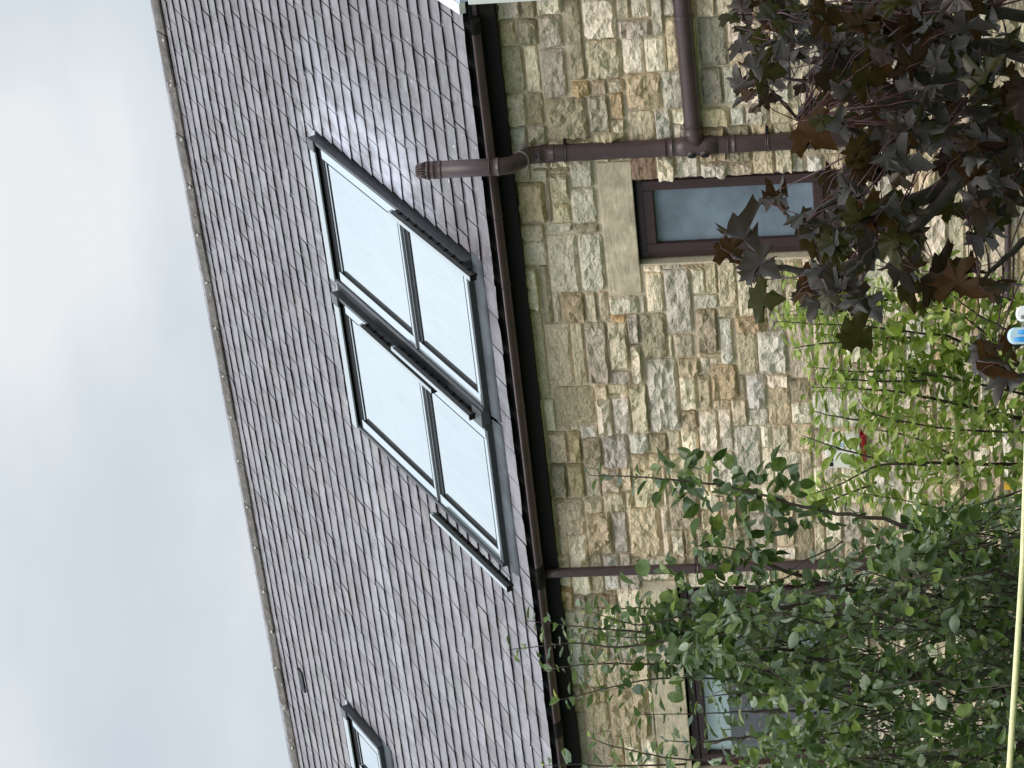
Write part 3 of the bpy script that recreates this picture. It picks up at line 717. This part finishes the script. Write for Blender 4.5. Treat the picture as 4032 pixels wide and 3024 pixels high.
for k in range(18):
    a = 2 * math.pi * k / 18
    mb.tube([(SX2 + math.cos(a) * SR * .97, SYU + math.sin(a) * SR * .97, 4.382), (SX2 + math.cos(a) * SR * .66, SYU + math.sin(a) * SR * .66, 4.444)], .0045, 6)
mb.tube([(SX2, SYU, 4.440), (SX2, SYU, 4.452)], [SR * .74, SR * .66], 20)
mb.tube([(SX2, SYU, 4.330), (SX2, SYU, 4.430)], [SR * .5, SR * .45], 12)
mb.build('vent_cowl', M_brown, sp)
mb = MB()                                             # branch coming in from the right
bz = 2.748
mb.tube([(SX + .02, SYL, bz - .02), (SX + .10, SYL, bz), (-6.60, SYL, bz + .012), (-6.3, SYL, bz + .015)], [SR + .003, SR, SR, SR], 24)
collar(mb, (SX + .125, SYL, bz + .001), (1,0,.01), SR, .06, .006)
collar(mb, (-6.72, SYL, bz + .011), (1,0,.01), SR, .02, .004)
mb.build('branch_pipe', M_brown, sp)
mb = MB(); mb.tube([(SX, SYL, 2.60), (SX, SYL, 2.68), (SX, SYL, 2.80), (SX, SYL, 2.86)], [SR + .003, SR + .008, SR + .008, SR + .003], 24)
mb.build('boss_junction', M_brown, sp)
for z in (2.765, 2.685):
    mb = MB(); d = Vector((-.55, -.83, 0)); p = Vector((SX, SYL, z)) + d * SR * .8
    mb.tube([p, p + d * .028], [.030, .028], 18); o_ = mb.build('boss', M_brown, sp)
    mb = MB(); mb.tube([p + d * .0275, p + d * .0305], .0235, 18); mb.build('boss_plug', M_black, sp)
for z in (3.548, 2.30, 1.385):
    mb = MB(); mb.tube([(SX + .05, SYL, z), (SX + .078, SYL + .01, z), (SX + .078, YW + .01, z)], .011, 8)
    if z < 1.5: collar(mb, (SX, SYL, z), (0,0,1), SR, .04, .006)
    mb.build('pipe_clip', M_brown if z < 1.5 else M_black, sp)
wp = HB(); wp.tube([(-8.80, YW + .05, .86), (-8.80, YW - .03, .86), (-8.77, YW - .045, .855), (-8.2, YW - .045, .845), (-7.66, YW - .045, .83)], .021, 12); wp = wp.build('waste_pipe', M_brown)
mb = MB(); collar(mb, (-8.72, YW - .045, .854), (1,0,0), .021, .06, .004); mb.build('collar', M_brown, wp)
wp = HB(); wp.tube([(-8.70, YW + .03, 1.765), (-8.70, YW - .02, 1.765), (-8.67, YW - .035, 1.76), (-8.40, YW - .035, 1.752), (-7.66, YW - .035, 1.72)], .015, 12); wp.build('waste_pipe', M_brown)

# ---- right end: white clad return wall with a pale verge strip running up the slates
vg = HB(); vb(vg, (-6.585, -.01, .0), (-6.515, RIDGE, .045)); vg = bevel(vg.build('verge_strip', M_white), .004)
vb(MB(), (-6.513, -.012, -.02), (-5.6, RIDGE, .035)).build('verge_slab', mat('sky_tinted_slab', (.42,.50,.60), .5), vg)  # slab coloured pale blue to paint in the sky it reflects
bevel(HB().box((-6.512, YE - .06, 0), (-5.2, YE + .4, 4.02)).build('white_cladding', M_white), .004)

# ------------------------------------------------------------------ alarm box on the wall
ax0, ax1, az0, az1 = -10.015, -9.752, 1.812, 2.045
ab = empty('alarm_box', ((ax0 + ax1) / 2, YW, az0), label='cream burglar alarm box with red base on the stone wall behind the light green branches', category='alarm box')
OFF = -Vector(ab.location)
def apart(mb, name, m, par=ab, bev=0):
    o = mb.build(name, m, par); 
    if par is ab: o.location = OFF
    if bev: bevel(o, bev)
    return o
y0, y1 = YW - .085, YW - .02
xc = (ax0 + ax1) / 2; hw = (ax1 - ax0) / 2
mb = MB(); pts = [(-hw * .93, az1 - .025), (-hw * .72, az1), (hw * .72, az1), (hw * .96, az1 - .02), (hw, az0 + .03), (hw * .9, az0), (-hw * .9, az0), (-hw, az0 + .03)]
n = len(pts)
mb.add([(xc + p[0], y1, p[1]) for p in pts] + [(xc + p[0] * .93, y0, az0 + (p[1] - az0) * .95 + .004) for p in pts],
       [(i, (i+1) % n, (i+1) % n + n, i + n) for i in range(n)] + [tuple(range(n, 2*n)), tuple(range(n-1, -1, -1))])
cover = apart(mb, 'cover', M_cream, bev=.005)
for dx in (-.085, -.045, .04):
    mb = MB().box((xc + dx - .017, y0 - .0015, az1 - .052), (xc + dx + .017, y0 + .004, az1 - .026)); o = mb.build('louvre', M_black, cover)
mb = MB(); mb.tube([(xc - hw * .8, YW - .045, az0 - .012), (xc + hw * .8, YW - .045, az0 - .012)], .026, 14); lens = apart(mb, 'strobe_lens', M_red)
apart(MB().box((ax0 + .02, YW - .02, az0 - .02), (ax1 - .02, YW + .02, az1 - .02)), 'back_plate', M_red)
fc = bpy.data.curves.new('lettering', 'FONT'); fc.body = 'd'; fc.size = .062; fc.extrude = .0006; fc.materials.append(M_blue)
fo = bpy.data.objects.new('lettering', fc); C.objects.link(fo)
bpy.context.view_layer.update()
me = bpy.data.meshes.new_from_object(fo.evaluated_get(bpy.context.evaluated_depsgraph_get())); bpy.data.objects.remove(fo)
lo = obj('lettering', me, cover, Matrix.Translation((xc + .045, y0 - .001, az0 + .105)) @ Matrix.Rotation(math.pi / 2, 4, 'X'))
lo.data.materials.clear(); lo.data.materials.append(M_blue)
MB().box((xc + .022, y0 - .0015, az0 + .108), (xc + .029, y0 + .001, az0 + .15)).build('print_stroke', M_blue, cover)
# yellow strip on the wall
yx, yz0 = onwall(4002, 1902); _, yz1 = onwall(3958, 1902)
t_ = MB().box((-.02, -.03, 0), (.02, 0, .08)).build('yellow_tag', M_yellow); t_.location = (yx, YW - .02, yz0); t_['label'] = 'small yellow plastic tag low on the stone wall behind green leaves'; t_['category'] = 'tag'; bevel(t_, .004)

# ------------------------------------------------------------------ washing line and pegs
la, lb = at(3975, 3024, 2.3), at(4060, 1330, 2.12)
dl = (lb - la).normalized()
ln = MB(); pts = [la - dl * 2.5 + Vector((0,0,.012)), la - dl * .6 + Vector((0,0,.003)), la, (la + lb) / 2 - Vector((0,0,.0025)), lb, lb + dl * .7 + Vector((0,0,.004)), lb + dl * 2.5 + Vector((0,0,.02))]
o = ln.tube(pts, .0026, 10).build('washing_line', M_line); o['label'] = 'pale yellow washing line strung across in front of the shrubs'; o['category'] = 'washing line'
def peg(px, w, m, core, label, tilt):
    q = at(px[0], px[1], 2.13); root = empty('clothes_peg', q, label=label, category='clothes peg')
    root['group'] = 'pegs on the washing line'
    root.rotation_euler = (tilt, 0, YAW)
    # two legs side by side, rounded tops, a coloured core and a spring
    mb = MB()
    prof = [(-w * .46, -.05), (-w * .5, -.02), (-w * .5, .0)] + [(-w * .5 * math.cos(a), w * .42 * math.sin(a)) for a in [math.pi * i / 14 for i in range(1, 14)]] + [(w * .5, .0), (w * .5, -.02), (w * .46, -.05)]
    m_ = len(prof)
    mb.add([(p[0], -.0055, p[1]) for p in prof] + [(p[0], .0055, p[1]) for p in prof], [tuple(range(m_ - 1, -1, -1)), tuple(range(m_, 2*m_))] + [(i, (i+1) % m_, (i+1) % m_ + m_, i + m_) for i in range(m_)])
    bevel(mb.build('body', m, root), .0016, 3)
    for s in (-1, 1):
        mb = MB(); mb.tube([(s * w * .22, -.0056, -.036), (s * w * .22, -.0058, -.004 - (s > 0) * .003), (s * w * .20, -.0056, .0012 - (s > 0) * .003)], [.0019, .0021, .0012], 10); mb.build('core', core, root)
    mb = MB(); mb.tube([(-w * .52, 0, -.018), (w * .52, 0, -.018)], .0032, 10); mb.build('spring', M_lgrey, root)
peg((3996, 1323), .0130, M_peg, M_pegb, 'pale blue clothes peg with bright blue core on the washing line', .06)
peg((4026, 1236), .0125, M_pegw, M_dgrey, 'white clothes peg at the picture edge beside the blue one', -.05)

# ------------------------------------------------------------------ foliage
def leaf_mesh(name, outline, fold, droop, wav, m, tone=None):
    """outline: right half from base to tip; folded along the midrib, drooping to the tip"""
    half = outline; full = half + [(-x, y) for x, y in reversed(half[1:-1])]
    ymax = max(p[1] for p in half); cy = .36 * ymax
    vs = [(0, cy, 0)] + [(x, y, 0) for x, y in full]
    def lift(x, y): return (x, y * math.cos(droop * y / ymax * .6), abs(x) * fold - droop * (y / ymax) ** 2 * .35 + wav * math.sin(x * 9 + y * 7))
    jit = .045 if len(half) > 10 else .0
    vs = [lift(x, y) for x, y, _ in vs]; vs = [(a, b_, c + U(-jit, jit)) for a, b_, c in vs]; vs[0] = (0, cy, -.02 - droop * .05)
    n = len(full); mb = MB(); mb.add(vs, [(0, 1 + i, 1 + (i + 1) % n) for i in range(n)], smooth=True)
    me = mb.mesh(name); me.materials.append(m); return me
MAP = [(0,0),(.10,-.07),(.26,-.03),(.44,-.12),(.38,.06),(.31,.15),(.50,.17),(.66,.30),(.74,.46),(.60,.44),(.52,.52),(.30,.42),(.24,.48),(.27,.66),(.38,.74),(.24,.78),(.17,.92),(0,1.16)]
MAP2 = [(0,0),(.12,-.04),(.32,-.02),(.30,.12),(.48,.20),(.70,.28),(.62,.38),(.64,.52),(.46,.50),(.27,.44),(.22,.55),(.33,.70),(.19,.80),(.10,1.0),(0,1.2)]
APP = [(0,0),(.17,.12),(.28,.34),(.27,.58),(.16,.82),(0,1)]
LAN = [(0,0),(.12,.14),(.20,.38),(.18,.62),(.09,.86),(0,1.05)]
mapleM = [leaf_mesh('leaf', o, f, d, w, M_maple) for o, f, d, w in ((MAP,.12,.5,.03),(MAP2,.3,.9,.05),(MAP,-.15,.7,.06),(MAP2,.05,1.2,.04),(MAP,.45,.4,.04),(MAP2,-.35,.8,.05),(MAP,.75,.9,.03),(MAP2,.9,1.3,.06),(MAP,-.6,1.2,.05),(MAP2,.6,1.6,.07))]
appleM = [leaf_mesh('leaf', o, f, d, w, M_apple) for o, f, d, w in ((APP,.35,.5,.02),(APP,.15,1.0,.03),(LAN,.5,.7,.02),(APP,.6,.2,.02),(APP,.05,.3,.04))]
lightM = [leaf_mesh('leaf', o, f, d, w, M_light) for o, f, d, w in ((LAN,.35,.6,.02),(APP,.3,.8,.02),(LAN,.6,.3,.02),(APP,.5,.5,.02))]
tipM = [leaf_mesh('leaf', LAN, .5, .3, .02, M_shoot)]
def leafmat(p, axis, nrm, size):
    y = Vector(axis).normalized(); z = Vector(nrm); z = (z - y * z.dot(y))
    if z.length < 1e-4: z = y.orthogonal()
    z.normalize(); x = y.cross(z)
    M = Matrix(((x.x, y.x, z.x, p[0]), (x.y, y.y, z.y, p[1]), (x.z, y.z, z.z, p[2]), (0,0,0,1)))
    return M @ Matrix.Diagonal((size * U(.85, 1.15), size, size, 1))
def rv(s=1): return Vector((U(-1, 1), U(-1, 1), U(-1, 1))) * s
class Tree:
    def __init__(s, name, loc, label, cat):
        s.root = empty(name, loc, label=label, category=cat); s.off = -Vector(loc); s.leaves = []; s.br = {}; s.skel = []
    def wood(s, key, m):
        if key not in s.br: s.br[key] = (MB(), m)
        return s.br[key][0]
    def branch(s, pts, r0, r1, key='branch', m=None, n=7, sub=4, sk=True, wob=.0):
        pts = [Vector(p) for p in pts]; o = []
        for i in range(len(pts) - 1):                 # Catmull-Rom
            p0, p1, p2, p3 = pts[max(i-1, 0)], pts[i], pts[i+1], pts[min(i+2, len(pts)-1)]
            for k in range(sub):
                t = k / sub; o.append(.5 * (2*p1 + (p2-p0)*t + (2*p0-5*p1+4*p2-p3)*t*t + (3*p1-p0-3*p2+p3)*t**3) + rv(wob))
        o.append(pts[-1]); N_ = len(o)
        rad = [r0 + (r1 - r0) * (i / (N_ - 1)) for i in range(N_)]
        s.wood(key, m).tube(o, rad, n)
        if sk: s.skel += o
        return o, rad
    def leaf(s, p, axis, nrm, size, meshes): s.leaves.append((Vector(p), Vector(axis), Vector(nrm), size, random.choice(meshes)))
    def finish(s, limit=300):
        for k, (mb, m) in s.br.items():
            o = mb.build(k, m, s.root); o.location = s.off
            if k in ('twigs', 'inner_twigs', 'stems'): o['kind'] = 'stuff'
        def key(l):
            p = pix(l[0]); a = l[3] / (l[0] - CAM).length
            q = Vector(l[2]).normalized(); y = Vector(l[1]).normalized(); q = (q - y * q.dot(y)).normalized()
            a *= .35 + abs(q.dot((l[0] - CAM).normalized()))
            near = (l[0] - CAM).length
            return (a * 9 / near) * (1 if inframe(p, -20) else .001)
        s.leaves.sort(key=lambda l: -key(l))
        for p, a, n, sz, me in s.leaves[:limit]:
            o = obj('leaf', me, s.root); o.matrix_basis = leafmat(p + s.off, a, n, sz)
        rest = {}
        for p, a, n, sz, me in s.leaves[limit:]:
            M = leafmat(p + s.off, a, n, sz); mb = rest.setdefault(me.materials[0].name, (MB(), me.materials[0]))[0]
            mb.add([M @ v.co for v in me.vertices], [tuple(f.vertices) for f in me.polygons], tone=rnd())
        for mb, m in rest.values(): mb.build('foliage', m, s.root, kind='stuff')

# ---- maple (right foreground)
def P(l, d, dj=0): return [at(x, y, d + (dj * i if not isinstance(dj, list) else dj[i])) for i, (x, y) in enumerate(l)]
base = at(5600, 700, 7.4); base.z = 0
T = Tree('maple_tree', base, 'dark purple-leaved maple with jagged leaves in front of the soil pipe', 'tree')
forks = [at(4700, 560, 7.4), at(4250, 500, 7.3)]
T.branch([base, base * .6 + forks[0] * .4, forks[0]], .10, .055, 'trunk', M_mbark, 10)
BR = [
 (P([(4700,560),(4400,350),(4032,205),(3800,188),(3560,168),(3300,165),(3112,161),(2984,184)], 7.4, -.06), .038, .004),
 (P([(4700,560),(4250,620),(3970,590),(3800,690),(3635,780),(3470,815),(3300,790),(3180,870)], 7.4, -.08), .042, .005),
 (P([(4250,620),(4000,460),(3800,440),(3600,400),(3400,330),(3250,330),(3050,300)], 7.3, -.05), .022, .003),
 (P([(4000,590),(3750,560),(3450,570),(3330,500),(3212,462),(3150,480)], 7.2, -.06), .018, .003),
 (P([(3800,690),(3600,900),(3440,1000),(3250,1070),(3060,1050),(2950,1032),(2880,1000)], 7.1, -.05), .018, .003),
 (P([(3440,1000),(3330,1090),(3300,1130)], 6.8, -.03), .008, .003),
 (P([(4250,620),(4120,850),(4032,950),(3930,1040),(3850,1115)], 7.1, -.06), .016, .004),
 (P([(4120,850),(4180,1250),(4032,1480),(3960,1430),(3850,1420)], 6.9, -.06), .014, .003),
 (P([(4400,350),(4200,100),(4000,60),(3800,30),(3600,60),(3400,40),(3200,20),(3020,60)], 7.3, -.05), .022, .003),
 (P([(3635,780),(3500,870),(3350,900),(3180,900),(3080,830)], 7.1, -.05), .014, .003)]
for pts, r0_, r1_ in BR: T.branch(pts, r0_, r1_, 'branch', M_mbark, 7, 5, wob=.003)
BL = [(3000,60,130,80,13),(3000,250,100,110,12),(2990,385,50,40,4),(3200,120,150,130,26),(3300,300,150,120,20),(3230,470,110,70,9),
 (3500,100,150,120,27),(3600,300,150,120,25),(3500,460,120,90,14),(3800,60,150,80,20),(3850,260,170,110,24),(3950,420,90,100,13),
 (3700,570,130,90,17),(3920,640,110,100,15),(3480,640,120,80,13),(3330,730,110,70,11),(3200,860,50,60,4),(3080,810,35,50,3),(3340,860,120,80,17),(3520,860,110,70,11),
 (3540,1000,90,80,9),(3300,1000,110,80,15),(3270,1130,110,60,14),(3400,1170,60,50,5),(2910,960,60,40,4),(2960,1060,60,40,4),(3020,1150,15,30,1),(3400,1320,20,30,1),
 (3850,850,120,70,10),(3960,800,80,80,8),(3790,1080,80,40,6),(3640,1130,40,50,4),(3950,1120,60,60,4),(3890,1400,45,45,4),(3950,1490,40,40,2),(4000,1340,30,60,2),
 (4250,300,200,350,60),(4300,900,200,350,35),(3700,-200,700,130,70),(3950,560,120,120,8),(3700,180,300,140,22),(3650,440,250,130,16),(3420,900,220,120,12)]
stem = T.wood('stems', M_petiole)
import bisect
sk = T.skel
for cx, cy, rx, ry, n in BL:
    for _ in range(int(n * (.7 if cx < 3450 and 700 < cy < 1010 else 1.0))):
        while True:
            a, c = U(-1, 1), U(-1, 1)
            if a*a + c*c < 1: break
        d = U(6.55, 7.55); base_ = at(cx + a * rx, cy + c * ry, d)
        size = U(.052, .092) if rnd() < .85 else U(.09, .115)
        # leaf hangs from a petiole rising to the nearest twig
        ax = Vector((U(-.6, .6), U(-.6, .6), U(-1.5, -.25))).normalized()
        nr = Vector((U(-1.1, 1.1), U(-.9, .9), U(-.1, .6)))
        p0 = base_ - ax * size * .5
        near = min(sk, key=lambda q: (q - p0).length_squared)
        v = near - p0
        if v.length > .16: v = v.normalized() * U(.07, .16)
        end = p0 + v
        stem.tube([p0, p0 + v * .5 + Vector((0, 0, .012)), end], [.0011, .0013, .0016], 5)
        if (near - end).length > .02 and rnd() < .45:
            stem.tube([end, (end + near) / 2 + rv(.02), near], [.0017, .0024, .0034], 5)
        T.leaf(p0, ax, nr, size, mapleM)
T.finish()

# ---- apple tree (left foreground): dark green, upright shoots
def shoot(T, pts, r0_, r1_, meshes, size, step, key='twigs', m=None, start=0., tip=0, spread=1.0):
    o, rad = T.branch(pts, r0_, r1_, key, m, 6, 6, wob=.0015)
    acc = 0; side = 0; n = len(o)
    for i in range(1, n):
        seg = o[i] - o[i-1]; acc += seg.length
        if i / n < start: continue
        while acc > step:
            acc -= step; side += 2.4 + U(-.5, .5)
            d = seg.normalized(); e = d.orthogonal().normalized(); e = Matrix.Rotation(side, 3, d) @ e
            p = o[i] + e * rad[i]
            ax = (e * spread + d * U(.1, .9) + Vector((0, 0, U(-.5, .15)))).normalized()
            last = i / n > .9
            s_ = size * U(.7, 1.25) * (.55 if i / n > .93 else 1)
            T.leaf(p + ax * .008, ax, d * .7 + Vector((U(-.5,.5), U(-.7,.2), U(.0,.9))), s_, tipM if (tip and i / n > tip) else meshes)
def clump(T, c, r, n, meshes, size):
    for _ in range(n):
        p = c + rv(r); d = (p - c).normalized() if (p - c).length > 1e-3 else Vector((0,0,1))
        ax = (d * .8 + rv(.6) + Vector((0, 0, U(-.5, .4)))).normalized()
        T.leaf(p, ax, rv(.7) + Vector((0, -.35, .55)), size * U(.75, 1.3), meshes)
base = at(5200, 2750, 10.2); base.z = 0
A = Tree('apple_tree', base, 'dense dark green apple tree with upright shoots reaching past the gutter', 'tree')
fk = at(4350, 2620, 10.2)
A.branch([base, base * .5 + fk * .5 + Vector((.05, 0, 0)), fk], .13, .085, 'trunk', M_bark, 12)
D = 10.0
trunks = [
 ([(4350,2620),(4032,2507),(3850,2478),(3650,2447),(3400,2425),(3150,2390),(2950,2405),(2700,2420)], .024, .005),
 ([(4350,2620),(4032,2740),(3678,2677),(3479,2640),(3280,2608),(3050,2595),(2932,2583),(2750,2560)], .032, .006),
 ([(4350,2620),(4100,2900),(3790,2985),(3430,2936),(3170,2911),(2950,2900),(2800,2925)], .022, .005),
 ([(4350,2620),(4032,2300),(3750,2180),(3593,2075),(3300,2020),(3138,1988),(2960,1940),(2818,1907)], .0105, .004),
 ([(4032,2507),(3700,2350),(3350,2320),(3100,2250),(2960,2190),(2880,2160)], .012, .004),
 ([(3479,2640),(3300,2760),(3120,2800),(2945,2801)], .010, .004),
 ([(4350,2620),(4200,3150),(3900,3250),(3500,3180),(3100,3150)], .026, .006)]
for i, (l, a, b_) in enumerate(trunks): A.branch(P(l, D + (i % 3 - 1) * .25), a, b_, 'branch', M_bark, 9, 5, wob=.006)
SH = [
 ([(2818,1907),(2640,1888),(2480,1876),(2400,1874),(2318,1871)], .004, .0012, .05, .024),
 ([(3200,2416),(3000,2385),(2760,2367)], .004, .0015, .05, .019), ([(2760,2420),(2577,2396),(2450,2396),(2320,2393)], .004, .0015, .05, .022),
 ([(2880,2160),(2800,2150),(2738,2152)], .003, .0012, .05, .016),
 ([(2700,2510),(2448,2548),(2278,2533),(2164,2540),(2000,2558)], .0045, .0012, .045, .024),
 ([(2600,2490),(2400,2480),(2298,2468),(2224,2463),(2065,2441)], .004, .0012, .042, .022),
 ([(2800,2600),(2597,2615),(2398,2613),(2244,2623),(2139,2642)], .0045, .0012, .045, .024),
 ([(2950,2672),(2845,2672),(2597,2672),(2398,2707),(2249,2747),(2194,2754)], .0045, .0012, .05, .024),
 ([(3100,2795),(2945,2801),(2776,2809),(2497,2814)], .004, .0012, .045, .024),
 ([(2950,2900),(2776,2921),(2617,2916)], .004, .0015, .05, .022),
 ([(2800,2990),(2646,2986),(2423,2941),(2328,2906)], .004, .0012, .045, .024),
 ([(2700,3010),(2413,3016),(2278,3010),(2150,3015)], .004, .0012, .06, .027),
 ([(2700,2420),(2540,2460),(2420,2440),(2310,2400)], .004, .0012, .05, .022),
 ([(2900,2560),(2700,2520),(2480,2510),(2330,2500)], .004, .0012, .05, .022),
 ([(3050,2740),(2900,2730),(2750,2750)], .004, .0015, .05, .022), ([(3000,2450),(2850,2440),(2735,2480)], .004, .0015, .05, .019)]
for l, a, b_, sz, st in SH: shoot(A, P(l, D - .25 + U(-.25, .25)), a, b_, appleM, sz * 1.12, st * .8, 'twigs', M_gstem if rnd() < .5 else M_bark, tip=.93)
for (x, y), r, n, sz in (((2900,2130),.085,26,.062),((2960,1935),.08,30,.066),((3060,1965),.09,30,.064),((2740,1890),.07,22,.066),((2640,1885),.05,10,.062),((3180,2000),.08,16,.06),((2720,2330),.10,26,.06),((2800,2400),.12,40,.058),((2720,2560),.10,34,.055),((2600,2530),.08,18,.05),((2850,2480),.12,40,.056),((2920,2330),.12,36,.058),((2560,2420),.07,16,.06),((2420,2500),.07,12,.045),((2380,2580),.07,12,.045),((2330,2440),.05,8,.045),((2480,2680),.06,9,.045),((2980,2690),.09,14,.055),((3010,2950),.1,22,.055),((2830,1900),.10,22,.066),((3000,1950),.09,20,.06),((2700,1880),.06,10,.065),((2650,2400),.10,34,.072),((2560,2330),.06,7,.075),((2590,2700),.05,6,.07),((2700,2480),.10,30,.055),((2850,2590),.10,26,.06),((2780,2540),.11,30,.058),((3000,2180),.08,18,.06),((3330,2080),.05,8,.06),((3500,2110),.1,16,.06)):
    clump(A, at(x, y, D - .2), r, n, appleM, sz)
LX = [(1950,3900),(2050,3560),(2150,3420),(2250,3130),(2300,2960),(2400,2760),(2500,2640),(2600,2640),(2700,2790),(2800,2920),(2900,2960),(3024,2820),(3200,2700)]
def lim(y):
    if y <= LX[0][0]: return LX[0][1]
    for (a, p), (b_, q) in zip(LX, LX[1:]):
        if y <= b_: return p + (q - p) * (y - a) / (b_ - a)
    return LX[-1][1]
cnt = 0; tries = 0
tw = A.wood('inner_twigs', M_bark)
while cnt < 7000 and tries < 250000:
    tries += 1
    x, y = U(2500, 4350), U(1950, 3150)
    l = lim(y)
    pr_ = min(1, max(0, (x - l + 60) / 200))
    if rnd() > pr_: continue
    d = U(9.2, 11.0); p = at(x, y, d)
    q = noise.noise(p * 4.2) + .5 * noise.noise(p * 9)
    if q < -.10 + U(-.08, .08): continue
    # thin spots where the wall shows through
    hole = any(((x - hx) / rx) ** 2 + ((y - hy) / ry) ** 2 < 1 for hx, hy, rx, ry in ((3640,2550,130,60),(3720,2720,60,45),(3150,2290,120,45),(3420,2250,90,40),(3650,2370,70,60),(3900,2080,80,60),(3480,2880,60,40),(3130,2790,120,45),(2820,2830,200,140),(2760,2700,90,60),(3420,2560,70,40),(3350,2690,60,35)))
    if hole and rnd() < .78: continue
    cnt += 1
    ax = Vector((U(-1, 1), U(-1, 1), U(-.9, .5))).normalized()
    A.leaf(p, ax, Vector((U(-.8, .8), U(-.9, .4), U(-.1, 1.0))), U(.040, .074), appleM)
    if rnd() < .12:
        e = p + Vector((U(-.1, .1), U(-.1, .1), U(-.28, -.1))); tw.tube([p, (p + e) / 2 + rv(.01), e], [.0015, .0025, .0035], 5)
A.finish()

# ---- young light green tree between
base = at(5100, 1750, 11.5); base.z = 0
B_ = Tree('young_tree', base, 'bright yellow-green young fruit tree with thin dark stems below the alarm box', 'tree')
fk = at(4500, 1700, 11.5)
B_.branch([base, fk], .05, .035, 'trunk', M_bark, 10)
D = 11.4
BRL = [
 [(4500,1700),(4200,1520),(4032,1450),(3914,1407),(3819,1363),(3719,1320),(3635,1313),(3413,1285),(3200,1275),(3042,1266)],
 [(4200,1590),(3858,1513),(3580,1446),(3524,1407),(3474,1357),(3400,1340)],
 [(4400,1720),(4032,1650),(3850,1610),(3691,1574),(3524,1541),(3350,1530),(3188,1524)],
 [(3691,1480),(3524,1460),(3357,1463),(3179,1442)],
 [(4500,1760),(4200,1840),(4032,1830),(3800,1826),(3600,1820),(3485,1815),(3322,1771),(3240,1745),(3155,1715)],
 [(3650,1830),(3474,1830),(3380,1870),(3295,1912),(3187,1950)],
 [(4300,1850),(4000,2010),(3800,2020),(3593,1977),(3376,1939)],
 [(4200,1700),(3950,1700),(3750,1690),(3560,1660),(3420,1620),(3380,1570)],
 [(3800,1826),(3650,1740),(3500,1700),(3420,1690)],
 [(4032,1450),(3800,1250),(3650,1200),(3500,1180),(3300,1190),(3100,1230)],
 [(4100,1400),(3950,1290),(3850,1240),(3650,1090),(3560,1080)],
 [(4100,1250),(3950,1170),(3800,1150),(3720,1010)],
 [(3500,1180),(3250,1235),(3070,1240)], [(3420,1350),(3260,1350),(3120,1372)], [(3560,1660),(3350,1650),(3200,1618)], [(3450,1900),(3300,1960),(3190,2010)],
 [(3650,1500),(3450,1500),(3260,1490)], [(3600,1330),(3380,1330),(3200,1310)], [(3900,1120),(3700,1130),(3560,1150),(3440,1130)],
 [(3400,1285),(3300,1180),(3200,1120),(3090,1090)]]
for i, l in enumerate(BRL):
    shoot(B_, P(l, D + U(-.35, .35)), .011 if i in (0, 2, 4) else .006, .0016, lightM, .064, .0085, 'branch', M_bark, start=.06, tip=.94, spread=1.2)
for (x, y), r, n in (((3650,1290),.13,34),((3560,1400),.13,22),((3800,1330),.14,26),((3440,1800),.10,10),((3550,1840),.13,30),((3300,1760),.05,4),((3700,1600),.15,28),((3850,1560),.15,28),((3500,1540),.10,14),((3850,1840),.16,34),((3700,1900),.14,24),((3950,1700),.16,30),((3250,1930),.05,8),((3620,1200),.10,14),((3900,1230),.12,16),((3950,1960),.13,18),((3420,1100),.08,8)):
    clump(B_, at(x, y, D), r, int(n * 1.5), lightM, .062)
cnt = 0
while cnt < 380:
    x, y = U(3080, 4250), U(1080, 2080)
    f = min(1, max(0, (x - 3080) / 750)) * (1 - .8 * max(0, (1350 - y) / 270)) * (1 - .5 * max(0, (y - 1900) / 180))
    p = at(x, y, D + U(-.6, .6))
    if rnd() > f or noise.noise(p * 5) < U(-.2, .15) or (3200 < x < 3430 and 1680 < y < 1840 and rnd() < .7): continue
    cnt += 1
    B_.leaf(p, Vector((U(-1, 1), U(-1, 1), U(-.8, .7))).normalized(), Vector((U(-.8, .8), U(-.9, .4), U(-.1, 1))), U(.034, .062), lightM)
B_.finish()
